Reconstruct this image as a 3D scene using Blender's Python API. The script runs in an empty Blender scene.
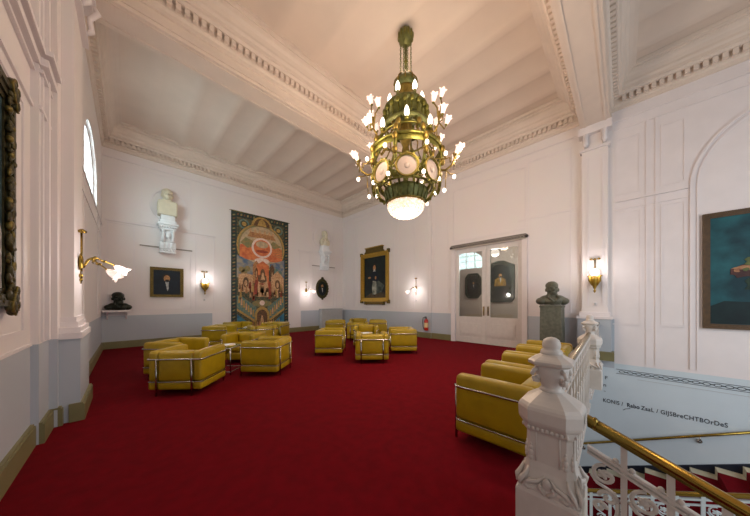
import bpy, bmesh, math, random
from mathutils import Vector, Matrix
random.seed(7)
S = bpy.context.scene
C = S.collection
PI = math.pi

# ------------------------------------------------------------------ camera, world, lights, exposure
cd = bpy.data.cameras.new('camera'); cam = bpy.data.objects.new('camera', cd); C.objects.link(cam)
cd.sensor_width = 36.0; cd.lens = 247.0 / 750.0 * 36.0
cd.shift_y = 44.0 / 750.0
cd.clip_start = 0.02; cd.clip_end = 200
cam.location = (0, 0, 1.4); cam.rotation_euler = (PI / 2, 0, -PI / 4)
S.camera = cam

W = bpy.data.worlds.new('world'); S.world = W; W.use_nodes = True
bg = W.node_tree.nodes['Background']
bg.inputs[0].default_value = (1.0, 0.94, 0.90, 1); bg.inputs[1].default_value = 0.36

def area(name, loc, rot, sx, sy, power, col):
    l = bpy.data.lights.new(name, 'AREA'); l.shape = 'RECTANGLE'; l.size = sx; l.size_y = sy
    l.energy = power; l.color = col
    o = bpy.data.objects.new(name, l); C.objects.link(o); o.location = loc; o.rotation_euler = rot
    return o
# daylight: side windows of the foyer and an added, unseen area light as stair hall daylight
area('window_daylight_far', (-1.05, 7.97, 4.4), (0, math.radians(-82), math.radians(14)), 1.3, 2.3, 190, (0.78, 0.90, 1.0))
area('window_daylight_near', (-1.3, 2.7, 4.75), (0, math.radians(-78), 0), 1.6, 2.3, 28, (0.95, 0.95, 0.95))
area('stair_hall_daylight', (3.6, -4.8, 2.2), (math.radians(66), 0, math.radians(-42)), 3.5, 4.0, 190, (0.80, 0.91, 1.0))

S.view_settings.view_transform = 'Standard'; S.view_settings.look = 'None'
S.view_settings.gamma = 1.0; S.view_settings.use_curve_mapping = False
S.view_settings.exposure = 0.0

# ------------------------------------------------------------------ materials
def lin(c):
    return tuple(((x / 255.0) / 12.92 if x <= 10 else ((x / 255.0 + 0.055) / 1.055) ** 2.4) for x in c) + (1.0,)
MATS = {}
def mat(name, rgb, rough=0.6, metal=0.0, noise=0.0, nscale=8.0, bump=0.0, bscale=60.0, emit=None, estr=0.0, spec=0.5, rgb2=None, coat=0.0):
    if name in MATS: return MATS[name]
    m = bpy.data.materials.new(name); m.use_nodes = True; MATS[name] = m
    nt = m.node_tree; b = nt.nodes['Principled BSDF']
    b.inputs['Base Color'].default_value = lin(rgb); b.inputs['Roughness'].default_value = rough
    b.inputs['Metallic'].default_value = metal; b.inputs['Specular IOR Level'].default_value = spec
    if coat: b.inputs['Coat Weight'].default_value = coat; b.inputs['Coat Roughness'].default_value = 0.15
    tc = nt.nodes.new('ShaderNodeTexCoord')
    if noise or rgb2:
        n = nt.nodes.new('ShaderNodeTexNoise'); n.inputs['Scale'].default_value = nscale; n.inputs['Detail'].default_value = 4
        nt.links.new(tc.outputs['Object'], n.inputs['Vector'])
        r = nt.nodes.new('ShaderNodeValToRGB')
        c1 = lin(rgb); c2 = lin(rgb2) if rgb2 else tuple(x * (1 - noise) for x in c1[:3]) + (1,)
        r.color_ramp.elements[0].position = 0.35; r.color_ramp.elements[1].position = 0.65
        r.color_ramp.elements[0].color = c2; r.color_ramp.elements[1].color = c1
        nt.links.new(n.outputs['Fac'], r.inputs['Fac']); nt.links.new(r.outputs['Color'], b.inputs['Base Color'])
    if bump:
        n2 = nt.nodes.new('ShaderNodeTexNoise'); n2.inputs['Scale'].default_value = bscale; n2.inputs['Detail'].default_value = 3
        nt.links.new(tc.outputs['Object'], n2.inputs['Vector'])
        bp = nt.nodes.new('ShaderNodeBump'); bp.inputs['Strength'].default_value = bump; bp.inputs['Distance'].default_value = 0.01
        nt.links.new(n2.outputs['Fac'], bp.inputs['Height']); nt.links.new(bp.outputs['Normal'], b.inputs['Normal'])
    if emit:
        b.inputs['Emission Color'].default_value = lin(emit); b.inputs['Emission Strength'].default_value = estr
    return m

def wall_paint():
    # white plaster above the dado, blue-grey paint below it: bands of paint by height
    m = bpy.data.materials.new('wall_paint'); m.use_nodes = True; nt = m.node_tree; b = nt.nodes['Principled BSDF']
    g = nt.nodes.new('ShaderNodeNewGeometry'); s = nt.nodes.new('ShaderNodeSeparateXYZ')
    nt.links.new(g.outputs['Position'], s.inputs[0])
    gt = nt.nodes.new('ShaderNodeMath'); gt.operation = 'GREATER_THAN'; gt.inputs[1].default_value = 0.985
    nt.links.new(s.outputs['Z'], gt.inputs[0])
    n = nt.nodes.new('ShaderNodeTexNoise'); n.inputs['Scale'].default_value = 2.0; n.inputs['Detail'].default_value = 5
    nt.links.new(g.outputs['Position'], n.inputs['Vector'])
    mx = nt.nodes.new('ShaderNodeMix'); mx.data_type = 'RGBA'
    mx.inputs[6].default_value = lin((184, 190, 198)); mx.inputs[7].default_value = lin((234, 226, 224))
    nt.links.new(gt.outputs[0], mx.inputs[0])
    m2 = nt.nodes.new('ShaderNodeMix'); m2.data_type = 'RGBA'; m2.blend_type = 'MULTIPLY'; m2.inputs[0].default_value = 0.06
    nt.links.new(mx.outputs[2], m2.inputs[6]); nt.links.new(n.outputs['Color'], m2.inputs[7])
    nt.links.new(m2.outputs[2], b.inputs['Base Color']); b.inputs['Roughness'].default_value = 0.55
    MATS['wall_paint'] = m
    return m
WALL = wall_paint()
WHITE = mat('white_plaster', (232, 224, 224), 0.5, noise=0.04, nscale=3)
CREAM = mat('cream_plaster', (226, 211, 198), 0.55, noise=0.05, nscale=3)
CEIL = mat('ceiling_plaster', (226, 210, 196), 0.7, noise=0.05, nscale=1.5)
STAIRWALL = mat('stair_wall_paint', (206, 218, 226), 0.5, noise=0.05, nscale=2)
DADO = mat('dado_grey', (178, 181, 186), 0.5, noise=0.04, nscale=3)
BASE = mat('olive_baseboard', (128, 122, 84), 0.45, noise=0.12, nscale=5)
CARPET = mat('red_carpet', (112, 5, 20), 0.95, noise=0.22, nscale=9, bump=0.5, bscale=220, spec=0.1)
LEATHER = mat('mustard_leather', (174, 146, 18), 0.36, noise=0.14, nscale=7, bump=0.12, bscale=90)
CHROME = mat('chrome', (176, 174, 170), 0.18, 1.0, noise=0.03)
BLACK = mat('black_rubber', (18, 18, 20), 0.6, noise=0.1)
BRASS = mat('brass', (156, 130, 62), 0.22, 1.0, noise=0.15, nscale=12)
GOLD = mat('gilt', (186, 150, 58), 0.38, 0.55, noise=0.3, nscale=25, bump=0.3, bscale=40)
CGILT = mat('chandelier_gilt', (150, 126, 58), 0.42, 0.75, noise=0.35, nscale=22, bump=0.3)
BRONZE = mat('green_bronze', (132, 128, 60), 0.4, 0.75, noise=0.4, nscale=18, bump=0.4, bscale=50)
BRONZED = mat('dark_green_bronze', (116, 118, 62), 0.45, 0.45, noise=0.35, nscale=18, bump=0.4, bscale=50)
IRON = mat('white_painted_iron', (214, 206, 200), 0.35, noise=0.06, nscale=10)
IRONB = mat('blue_lit_iron', (206, 216, 222), 0.4, noise=0.05, nscale=10)  # white iron with the blue daylight of the stair hall mixed into its colour
SHADE = mat('lit_glass_shade', (250, 235, 230), 0.3, emit=(255, 226, 214), estr=0.7, noise=0.02)
BULB = mat('lit_bulb', (255, 245, 235), 0.3, emit=(255, 240, 222), estr=3.0, noise=0.02)
MEDAL = mat('frosted_glass_disc', (176, 156, 142), 0.4, emit=(255, 225, 205), estr=0.08, noise=0.08, nscale=20)
STONE = mat('grey_green_stone', (104, 106, 92), 0.55, noise=0.35, nscale=14, bump=0.2, bscale=30)
STONE2 = mat('bust_bronze', (98, 98, 82), 0.5, 0.2, noise=0.3, nscale=9)
DARKBRONZE = mat('black_bronze', (34, 40, 28), 0.35, 0.4, noise=0.3, nscale=9)
MARBLE = mat('cream_marble', (222, 213, 188), 0.5, noise=0.08, nscale=8)
PLASTER = mat('bracket_plaster', (238, 240, 242), 0.55, noise=0.05, nscale=9)
NAVY = mat('navy_skirting', (18, 26, 46), 0.45, noise=0.2)
STEP = mat('cream_stone_step', (206, 198, 172), 0.5, noise=0.1, nscale=8)
INK = mat('dark_lettering', (38, 46, 58), 0.6, noise=0.05)
RED = mat('extinguisher_red', (196, 40, 22), 0.3, noise=0.05, coat=0.4)
LABELW = mat('label_paper', (226, 200, 150), 0.6, noise=0.1)
FRAMED = mat('dark_wood_frame', (92, 66, 36), 0.4, noise=0.3, nscale=12)
GLASS = None
def glass():
    m = bpy.data.materials.new('mirror_door_glass'); m.use_nodes = True; b = m.node_tree.nodes['Principled BSDF']
    b.inputs['Base Color'].default_value = (0.80, 0.80, 0.78, 1); b.inputs['Metallic'].default_value = 1.0; b.inputs['Roughness'].default_value = 0.015
    m2 = bpy.data.materials.new('clear_glass'); m2.use_nodes = True; nt = m2.node_tree
    out = nt.nodes['Material Output']; t = nt.nodes.new('ShaderNodeBsdfTransparent'); gl = nt.nodes.new('ShaderNodeBsdfGlossy')
    gl.inputs['Roughness'].default_value = 0.03; t.inputs[0].default_value = (0.86, 0.93, 0.90, 1)
    mx = nt.nodes.new('ShaderNodeMixShader'); mx.inputs[0].default_value = 0.06
    nt.links.new(t.outputs[0], mx.inputs[1]); nt.links.new(gl.outputs[0], mx.inputs[2]); nt.links.new(mx.outputs[0], out.inputs[0])
    return m, m2
MIRROR, CLEAR = glass()
def beaded():
    m = bpy.data.materials.new('beaded_crystal'); m.use_nodes = True; nt = m.node_tree; b = nt.nodes['Principled BSDF']
    tc = nt.nodes.new('ShaderNodeTexCoord'); v = nt.nodes.new('ShaderNodeTexVoronoi'); v.inputs['Scale'].default_value = 24
    nt.links.new(tc.outputs['Object'], v.inputs['Vector'])
    r = nt.nodes.new('ShaderNodeValToRGB'); r.color_ramp.elements[0].color = (1, 0.9, 0.78, 1); r.color_ramp.elements[1].color = (0.85, 0.5, 0.25, 1)
    r.color_ramp.elements[0].position = 0.25; r.color_ramp.elements[1].position = 0.75
    nt.links.new(v.outputs['Distance'], r.inputs['Fac']); nt.links.new(r.outputs['Color'], b.inputs['Emission Color'])
    b.inputs['Emission Strength'].default_value = 0.8; b.inputs['Base Color'].default_value = (0.9, 0.85, 0.8, 1); b.inputs['Roughness'].default_value = 0.2
    return m
BEAD = beaded()
def paint(name, rgb, rgb2=None, sc=9.0):
    return mat('paint_' + name, rgb, 0.5, noise=0.3, nscale=sc, rgb2=rgb2, spec=0.3)

# ------------------------------------------------------------------ mesh builder
class MB:
    def __init__(s): s.v = []; s.f = []; s.m = []; s.mats = []; s.sm = []
    def mi(s, m):
        if m not in s.mats: s.mats.append(m)
        return s.mats.index(m)
    def add(s, vs, fs, m, M=None, smooth=False):
        o = len(s.v); k = s.mi(m)
        for p in vs:
            p = Vector(p)
            s.v.append(M @ p if M is not None else p)
        for f in fs: s.f.append([i + o for i in f]); s.m.append(k); s.sm.append(smooth)
        return s
    def box(s, x0, x1, y0, y1, z0, z1, m, M=None):
        e = random.uniform(0.0001, 0.0008); x0 -= e; x1 += e; y0 -= e; y1 += e; z0 -= e; z1 += e      # no two faces coincide
        vs = [(x, y, z) for z in (z0, z1) for y in (y0, y1) for x in (x0, x1)]
        fs = [(0, 2, 3, 1), (4, 5, 7, 6), (0, 1, 5, 4), (2, 6, 7, 3), (0, 4, 6, 2), (1, 3, 7, 5)]
        return s.add(vs, fs, m, M)
    def rbox(s, x0, x1, y0, y1, z0, z1, r, m, M=None, seg=3, puff=0.0):
        b = bmesh.new(); bmesh.ops.create_cube(b, size=1)
        bmesh.ops.scale(b, vec=(x1 - x0, y1 - y0, z1 - z0), verts=b.verts)
        bmesh.ops.bevel(b, geom=b.edges[:] + b.verts[:], offset=r, segments=seg, profile=0.5, affect='EDGES')
        c = Vector(((x0 + x1) / 2, (y0 + y1) / 2, (z0 + z1) / 2))
        if puff:
            bmesh.ops.subdivide_edges(b, edges=[e for e in b.edges if e.calc_length() > 0.2], cuts=3, use_grid_fill=True)
            hx, hy, hz = (x1 - x0) / 2, (y1 - y0) / 2, (z1 - z0) / 2
            for v in b.verts:
                a = [abs(v.co.x) / hx, abs(v.co.y) / hy, abs(v.co.z) / hz]
                for i in range(3):
                    if a[i] > 0.97:
                        j, k = (i + 1) % 3, (i + 2) % 3
                        w = max(0, 1 - a[j] ** 2) * max(0, 1 - a[k] ** 2)
                        v.co[i] += math.copysign(puff * w, v.co[i])
        b.verts.index_update()
        vs = [v.co + c for v in b.verts]; fs = [[v.index for v in f.verts] for f in b.faces]
        b.free()
        return s.add(vs, fs, m, M, True)
    def tube(s, pts, r, m, seg=8, M=None, closed=False, rads=None, flat=1.0):
        P = [Vector(p) for p in pts]; n = len(P); vs = []; fs = []
        prev = None
        for i in range(n):
            if closed: d = P[(i + 1) % n] - P[i - 1]
            else: d = P[min(i + 1, n - 1)] - P[max(i - 1, 0)]
            if d.length < 1e-9: d = Vector((0, 0, 1))
            d.normalize()
            if prev is None:
                u = d.orthogonal().normalized()
                if abs(d.z) < 0.9: u = d.cross(Vector((0, 0, 1))).normalized()
            else:
                u = prev - d * prev.dot(d)
                u = u.normalized() if u.length > 1e-6 else d.orthogonal().normalized()
            prev = u; w = d.cross(u)
            rr = rads[i] if rads else r
            for k in range(seg):
                a = 2 * PI * k / seg
                vs.append(P[i] + u * (math.cos(a) * rr * flat) + w * (math.sin(a) * rr))
        for i in range(n if closed else n - 1):
            j = (i + 1) % n
            for k in range(seg):
                k2 = (k + 1) % seg
                fs.append((i * seg + k, i * seg + k2, j * seg + k2, j * seg + k))
        if not closed:
            fs.append(tuple(range(seg))[::-1]); fs.append(tuple(range((n - 1) * seg, n * seg)))
        return s.add(vs, fs, m, M, True)
    def lathe(s, prof, m, seg=20, M=None, smooth=True, ruffle=0.0, nr=5, cap=True):
        vs = []; fs = []; n = len(prof)
        for i, (r, z) in enumerate(prof):
            for k in range(seg):
                a = 2 * PI * k / seg
                f = 1.0
                zz = z
                if ruffle:
                    t = i / (n - 1); f = 1 + ruffle * t * t * math.cos(nr * a); zz = z + 0.35 * ruffle * t ** 3 * r * math.cos(nr * a)
                vs.append((r * f * math.cos(a), r * f * math.sin(a), zz))
        for i in range(n - 1):
            for k in range(seg):
                k2 = (k + 1) % seg
                fs.append((i * seg + k, i * seg + k2, (i + 1) * seg + k2, (i + 1) * seg + k))
        if cap:
            fs.append(tuple(range(seg))[::-1]); fs.append(tuple(range((n - 1) * seg, n * seg)))
        return s.add(vs, fs, m, M, smooth)
    def sqlathe(s, prof, m, M=None):
        # square plan with cut corners: (half width, cut, z)
        vs = []; fs = []
        for a, c, z in prof:
            b = a - c
            vs += [(a, -b, z), (a, b, z), (b, a, z), (-b, a, z), (-a, b, z), (-a, -b, z), (-b, -a, z), (b, -a, z)]
        for i in range(len(prof) - 1):
            for k in range(8):
                k2 = (k + 1) % 8
                fs.append((i * 8 + k, i * 8 + k2, (i + 1) * 8 + k2, (i + 1) * 8 + k))
        fs.append(tuple(range(8))[::-1]); fs.append(tuple(range((len(prof) - 1) * 8, len(prof) * 8)))
        return s.add(vs, fs, m, M)
    def ell(s, c, r, m, M=None, seg=14, rings=8, R=None):
        vs = []; fs = []
        c = Vector(c)
        for i in range(rings + 1):
            t = PI * i / rings
            for k in range(seg):
                a = 2 * PI * k / seg
                p = Vector((r[0] * math.sin(t) * math.cos(a), r[1] * math.sin(t) * math.sin(a), -r[2] * math.cos(t)))
                if R is not None: p = R @ p
                vs.append(c + p)
        for i in range(rings):
            for k in range(seg):
                k2 = (k + 1) % seg
                fs.append((i * seg + k, i * seg + k2, (i + 1) * seg + k2, (i + 1) * seg + k))
        return s.add(vs, fs, m, M, True)
    def poly(s, pts, z0, z1, m, M=None):
        n = len(pts)
        A = sum(pts[i][0] * pts[(i + 1) % n][1] - pts[(i + 1) % n][0] * pts[i][1] for i in range(n))
        if A < 0: pts = pts[::-1]
        vs = [(x, y, z0) for x, y in pts] + [(x, y, z1) for x, y in pts]
        fs = [tuple(range(n))[::-1], tuple(range(n, 2 * n))] + [(i, (i + 1) % n, n + (i + 1) % n, n + i) for i in range(n)]
        return s.add(vs, fs, m, M)
    def ring(s, outer, inner, z0, z1, m, M=None):
        n = len(outer); vs = [(x, y, z0) for x, y in outer] + [(x, y, z0) for x, y in inner] + [(x, y, z1) for x, y in outer] + [(x, y, z1) for x, y in inner]
        fs = []
        for i in range(n):
            j = (i + 1) % n
            fs += [(2 * n + i, 2 * n + j, 3 * n + j, 3 * n + i), (i, j, 2 * n + j, 2 * n + i), (n + j, n + i, 3 * n + i, 3 * n + j), (j, i, n + i, n + j)]
        return s.add(vs, fs, m, M)
    def build(s, name, parent=None, kind=None):
        me = bpy.data.meshes.new(name); me.from_pydata([tuple(v) for v in s.v], [], s.f); me.update()
        for m in s.mats: me.materials.append(m)
        for p, k, sm in zip(me.polygons, s.m, s.sm): p.material_index = k; p.use_smooth = sm
        b = bmesh.new(); b.from_mesh(me); bmesh.ops.recalc_face_normals(b, faces=b.faces); b.to_mesh(me); b.free()
        o = bpy.data.objects.new(name, me); C.objects.link(o)
        if parent is not None: o.parent = parent
        if kind: o['kind'] = kind
        return o

def tag(o, label, cat, group=None):
    o['label'] = label; o['category'] = cat
    if group: o['group'] = group
    return o
def thing(name, label, cat, loc=(0, 0, 0), rz=0.0, group=None):
    o = bpy.data.objects.new(name, None); C.objects.link(o); o.location = loc; o.rotation_euler = (0, 0, rz)
    o.empty_display_size = 0.2
    return tag(o, label, cat, group)
def copy_tree(o, parent=None):
    c = o.copy(); C.objects.link(c)
    if parent is not None: c.parent = parent
    for ch in list(o.children): copy_tree(ch, c)
    return c
def dup(root, loc, rz, label, group=None):
    c = copy_tree(root); c.location = loc; c.rotation_euler = (0, 0, rz); c['label'] = label
    if group: c['group'] = group
    return c
def T(x, y, z): return Matrix.Translation((x, y, z))
def RX(a): return Matrix.Rotation(a, 4, 'X')
def RY(a): return Matrix.Rotation(a, 4, 'Y')
def RZ(a): return Matrix.Rotation(a, 4, 'Z')
def frame_m(loc, xa, ya):
    # local x,y,z -> xa, ya, xa x ya
    xa = Vector(xa); ya = Vector(ya); za = xa.cross(ya)
    M = Matrix.Identity(4)
    for i in range(3): M[i][0] = xa[i]; M[i][1] = ya[i]; M[i][2] = za[i]; M[i][3] = loc[i]
    return M
def circ(cx, cy, rx, ry=None, n=28, a0=0, a1=2 * PI):
    ry = ry or rx
    k = n if abs(a1 - a0 - 2 * PI) < 1e-6 else n + 1
    return [(cx + rx * math.cos(a0 + (a1 - a0) * i / n), cy + ry * math.sin(a0 + (a1 - a0) * i / n)) for i in range(k)]

# ------------------------------------------------------------------ room dimensions
XL, XLF, XR, YB = -0.67, -0.55, 8.30, 10.80
ZC = 6.62                      # springing of the ceiling vaults
B1 = (5.20, 5.75); B2 = (0.20, 0.73); ZB = 5.75
FLOOR_EDGE = 0.13

# floor
b = MB(); b.box(XL - 0.2, XR + 0.1, 0.48, YB + 0.1, -0.03, 0.0, CARPET); b.box(XL - 0.2, 1.93, 0.26, 0.49, -0.03, 0.0, CARPET); b.box(XL - 0.2, 1.93, FLOOR_EDGE, 0.27, -0.03, 0.0, CARPET); b.box(XL - 0.2, XR + 0.1, 0.50, YB + 0.1, -0.30, -0.03, WHITE); b.box(XL - 0.2, 1.93, 0.28, 0.51, -0.30, -0.03, WHITE); b.box(XL - 0.2, 1.99, FLOOR_EDGE + 0.01, 0.29, -0.30, -0.03, WHITE)
b.build('floor', kind='structure')
b = MB(); b.poly([(1.94, 0.335), (XR, 0.452), (XR, 0.55), (1.94, 0.50)], -0.295, 0.002, WHITE); b.build('trim_0', kind='structure')
# stairs going down behind the camera, and the lower flight along the right wall
b = MB()
for i in range(9):
    b.box(XL, 1.72, FLOOR_EDGE - 0.36 * (i + 1), FLOOR_EDGE - 0.36 * i, -3.2, -0.15 * (i + 1), STEP)
    b.box(-0.2, 1.25, FLOOR_EDGE - 0.36 * (i + 1) - 0.012, FLOOR_EDGE - 0.36 * i, -0.15 * (i + 1), -0.15 * (i + 1) + 0.012, CARPET)
b.build('trim_1', kind='structure')
b = MB()
RISE, RUN = 0.155, 0.315
def far_tread(Y): return -2.50 - 0.49 * (Y + 0.24)
for i in range(-6, 9):
    y1 = -0.05 - RUN * i; y0 = y1 - RUN; zt = far_tread(-0.24) + RISE * i
    b.box(6.06, XR, y0, y1, -4.2, zt, STEP)
    b.box(6.35, 8.0, y0, y1 + 0.014, zt - RISE - 0.02, zt + 0.014, CARPET)
b.build('trim_2', kind='structure')
b = MB(); b.box(XL, XR + 0.1, -6, 2.2, -4.4, -4.2, STEP); b.build('trim_3', kind='structure')

# arched wall panel: wall between y0..y1 with an arched hole
def arch_wall(b, x0, x1, y0, y1, z0, z1, hy0, hy1, hz0, hzs, rz, m):
    b.box(x0, x1, y0, hy0, z0, z1, m); b.box(x0, x1, hy1, y1, z0, z1, m); b.box(x0, x1, hy0, hy1, z0, hz0, m)
    c = (hy0 + hy1) / 2; r = (hy1 - hy0) / 2; n = 16
    for i in range(n):
        a0 = PI - PI * i / n; a1 = PI - PI * (i + 1) / n
        p0 = (c + r * math.cos(a0), hzs + rz * math.sin(a0)); p1 = (c + r * math.cos(a1), hzs + rz * math.sin(a1))
        vs = [(x, y, z) for x in (x0, x1) for (y, z) in (p0, p1, (p1[0], z1), (p0[0], z1))]
        b.add(vs, [(3, 2, 1, 0), (4, 5, 6, 7), (0, 1, 5, 4), (2, 3, 7, 6), (1, 2, 6, 5), (3, 0, 4, 7)], m)
WN = (1.5, 3.75); WF = (6.75, 9.2); WZ0, WZS, WRISE = 3.95, 4.75, 1.1
FZ0, FZS, FRISE = 3.72, 4.30, 0.75
b = MB()
arch_wall(b, XL - 0.45, XL, 0.3, 4.05, -0.1, 6.9, WN[0], WN[1], WZ0, WZS, WRISE, WALL)
b.box(XL - 0.45, -0.62, 4.05, 5.95, -0.1, 6.9, WALL)
b.box(-0.7, -0.56, 4.48, 5.75, -0.1, 6.9, WALL)
b.box(-0.7, -0.46, 4.66, 5.42, -0.1, 6.0, WALL)
b.box(-0.7, -0.40, 4.55, 5.46, 0.0, 0.99, WALL)
arch_wall(b, XLF - 0.45, XLF, 5.95, YB + 0.2, -0.1, 6.9, WF[0], WF[1], FZ0, FZS, FRISE, WALL)
b.build('wall_left', kind='structure')
b = MB(); b.box(XLF - 0.4, XR + 0.3, YB, YB + 0.25, -0.1, 6.9, WALL); b.box(2.22, 5.80, YB - 0.012, YB, 0.18, 1.0, WHITE); b.build('wall_back', kind='structure')
DY0, DY1, DZ = 2.10, 4.22, 3.26
b = MB()
b.box(XR, XR + 0.3, DY1, YB + 0.2, -0.2, 6.9, WALL); b.box(XR, XR + 0.3, FLOOR_EDGE, DY0, -0.2, 6.9, WALL)
b.box(XR, XR + 0.3, DY0, DY1, DZ, 6.9, WALL)
b.box(XR, XR + 0.3, -6, FLOOR_EDGE, -0.08, 6.9, WHITE)
b.box(XR, XR + 0.3, -6, FLOOR_EDGE, -4.4, -0.08, STAIRWALL); b.box(XR, XR + 0.3, FLOOR_EDGE, 2.2, -4.4, -0.2, STAIRWALL)
b.build('wall_right', kind='structure')

# ceiling: shallow vaults between joists, one set per bay
b = MB()
PER = 0.78
def vault(y0, y1):
    n = 8; x0 = XL - 0.4; N = int((XR + 0.7 - x0) / PER * n); vs = []
    for i in range(N + 1):
        ph = (i % n) / n; z = ZC + 0.01 + 0.075 * abs(math.sin(PI * ph)) ** 0.8
        for y in (y0, y1): vs.append((x0 + PER * i / n, y, z))
    b.add(vs, [(2 * i, 2 * i + 2, 2 * i + 3, 2 * i + 1) for i in range(N)], CEIL, None, True)
vault(B2[1] - 0.1, B1[0] + 0.1); vault(B1[1] - 0.1, YB + 0.05); vault(-6, B2[0] + 0.1)
b.box(XL - 0.5, XR + 0.3, -6, YB + 0.2, ZC + 0.2, ZC + 0.35, CEIL)
b.build('ceiling', kind='structure')

# beams
tn = [3]
def trim(b): tn[0] += 1; return b.build('trim_%d' % tn[0], kind='structure')
for (y0, y1) in (B1, B2):
    b = MB(); b.box(XL - 0.1, XR + 0.1, y0, y1, ZB, 6.8, CREAM)
    b.box(XL - 0.1, XR + 0.1, y0 - 0.025, y0, ZB + 0.06, ZB + 0.10, CREAM); b.box(XL - 0.1, XR + 0.1, y1, y1 + 0.025, ZB + 0.06, ZB + 0.10, CREAM)
    b.box(XL - 0.1, XR + 0.1, y0 + 0.06, y0 + 0.10, ZB - 0.015, ZB, CREAM); b.box(XL - 0.1, XR + 0.1, y1 - 0.10, y1 - 0.06, ZB - 0.015, ZB, CREAM)
    trim(b)

# cornices with dentils round every bay
PROF = [(0.0, 5.98), (0.03, 5.99), (0.03, 6.06), (0.06, 6.09), (0.06, 6.235), (0.15, 6.24), (0.17, 6.29), (0.20, 6.30), (0.20, 6.36), (0.23, 6.40),
        (0.23, 6.45), (0.255, 6.52), (0.30, 6.565), (0.36, 6.585), (0.36, 6.62), (0.42, 6.63), (0.42, 6.70)]
def cornice(x0, x1, y0, y1, sides='wesn'):
    b = MB(); vs = []
    for p, z in PROF:
        vs += [(x0 + p, y0 + p, z), (x1 - p, y0 + p, z), (x1 - p, y1 - p, z), (x0 + p, y1 - p, z)]
    fs = []
    ix = {'s': 0, 'e': 1, 'n': 2, 'w': 3}
    for i in range(len(PROF) - 1):
        for c in sides:
            k = ix[c]; k2 = (k + 1) % 4
            fs.append((i * 4 + k, i * 4 + k2, (i + 1) * 4 + k2, (i + 1) * 4 + k))
    b.add(vs, fs, CREAM)
    st, w = 0.115, 0.068
    for c in sides:
        if c in 'sn':
            x = x0 + 0.18
            while x < x1 - 0.2:
                if c == 's': b.box(x, x + w, y0 + 0.05, y0 + 0.13, 6.13, 6.236, CREAM)
                else: b.box(x, x + w, y1 - 0.13, y1 - 0.05, 6.13, 6.236, CREAM)
                x += st
        else:
            y = y0 + 0.18
            while y < y1 - 0.2:
                if c == 'w': b.box(x0 + 0.05, x0 + 0.13, y, y + w, 6.13, 6.236, CREAM)
                else: b.box(x1 - 0.13, x1 - 0.05, y, y + w, 6.13, 6.236, CREAM)
                y += st
    return trim(b)
cornice(XL, XR, B2[1], B1[0]); cornice(XLF, XR, B1[1], YB); cornice(XL - 3, XR, -6, B2[0], 'en')

# horizontal and panel mouldings on the walls
def mould(b, side, a0, a1, z0, z1, d=0.03, base=None):
    if side == 'b': b.box(a0, a1, YB - d, YB + 0.01, z0, z1, WHITE)
    elif side == 'r': b.box(XR - d, XR + 0.01, a0, a1, z0, z1, WHITE)
    elif side == 'l': b.box((base if base is not None else XL) - 0.01, (base if base is not None else XL) + d, a0, a1, z0, z1, WHITE)
def panel(b, side, a0, a1, z0, z1, w=0.03, d=0.011, base=None):
    mould(b, side, a0, a1, z0, z0 + w, d, base); mould(b, side, a0, a1, z1 - w, z1, d, base)
    mould(b, side, a0, a0 + w, z0, z1, d, base); mould(b, side, a1 - w, a1, z0, z1, d, base)
b = MB()   # back wall
mould(b, 'b', XLF, XR, 5.72, 5.76, 0.025)
for s in (1, -1):
    q = lambda v: 4.01 + s * v
    def P2(u0, u1, z0, z1, w=0.03, d=0.012):
        a, c = sorted((q(u0), q(u1))); panel(b, 'b', a, c, z0, z1, w, d)
    P2(-3.72, -2.42, 3.92, 5.62); P2(-3.72, -2.42, 1.15, 3.16); P2(-2.30, -1.72, 1.15, 3.80)
    P2(-4.45, -3.86, 1.15, 3.80)
    a, c = sorted((q(-4.5), q(-1.68))); mould(b, 'b', a, c, 3.83, 3.87, 0.035)
    a, c = sorted((q(-3.75), q(-2.40))); b.box(a, c, YB - 0.03, YB, 3.19, 3.225, mat('picture_rail', (150, 140, 130), 0.5, noise=0.1))
    b.ring(circ(q(-3.02), 4.62, 0.50, 0.56, 40), circ(q(-3.02), 4.62, 0.455, 0.515, 40), 0, 0.03, WHITE, frame_m((0, YB, 0), (1, 0, 0), (0, 0, 1)))
    b.ring(circ(q(-3.02), 4.62, 0.455, 0.515, 40), circ(q(-3.02), 4.62, 0.44, 0.50, 40), 0, 0.012, WHITE, frame_m((0, YB, 0), (1, 0, 0), (0, 0, 1)))
trim(b)
b = MB()   # right wall
mould(b, 'r', -6, YB, 5.72, 5.76, 0.025)
mould(b, 'r', -6, B2[0] - 0.05, 5.50, 5.525, 0.02)
mould(b, 'r', 5.95, YB - 0.1, 5.55, 5.58, 0.018)
mould(b, 'r', -0.98, 0.12, 3.78, 3.84, 0.05); mould(b, 'r', -0.98, 0.12, 3.60, 3.62, 0.02); mould(b, 'r', 0.85, DY0 + 0.1, 3.82, 3.85, 0.02)
panel(b, 'r', 0.95, 1.95, 1.12, 5.5); panel(b, 'r', 4.5, 5.1, 1.1, 5.5); panel(b, 'r', 6.0, 6.9, 1.1, 5.4); panel(b, 'r', 7.1, 9.6, 1.12, 5.4); panel(b, 'r', 9.8, 10.6, 1.12, 5.4)
panel(b, 'r', DY0 - 0.1, DY1 + 0.1, 3.55, 5.4, 0.03, 0.018)
for y in (-0.40, -0.54): mould(b, 'r', y - 0.02, y + 0.02, 0.0, 5.5, 0.018)
panel(b, 'r', -0.95, -0.6, 3.95, 5.3); panel(b, 'r', -0.30, 0.10, 3.95, 5.3); panel(b, 'r', -0.95, -0.6, 0.9, 3.55); panel(b, 'r', -0.32, 0.10, 0.9, 3.55)
mould(b, 'r', -6, 0.16, 0.86, 0.88, 0.015)
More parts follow.
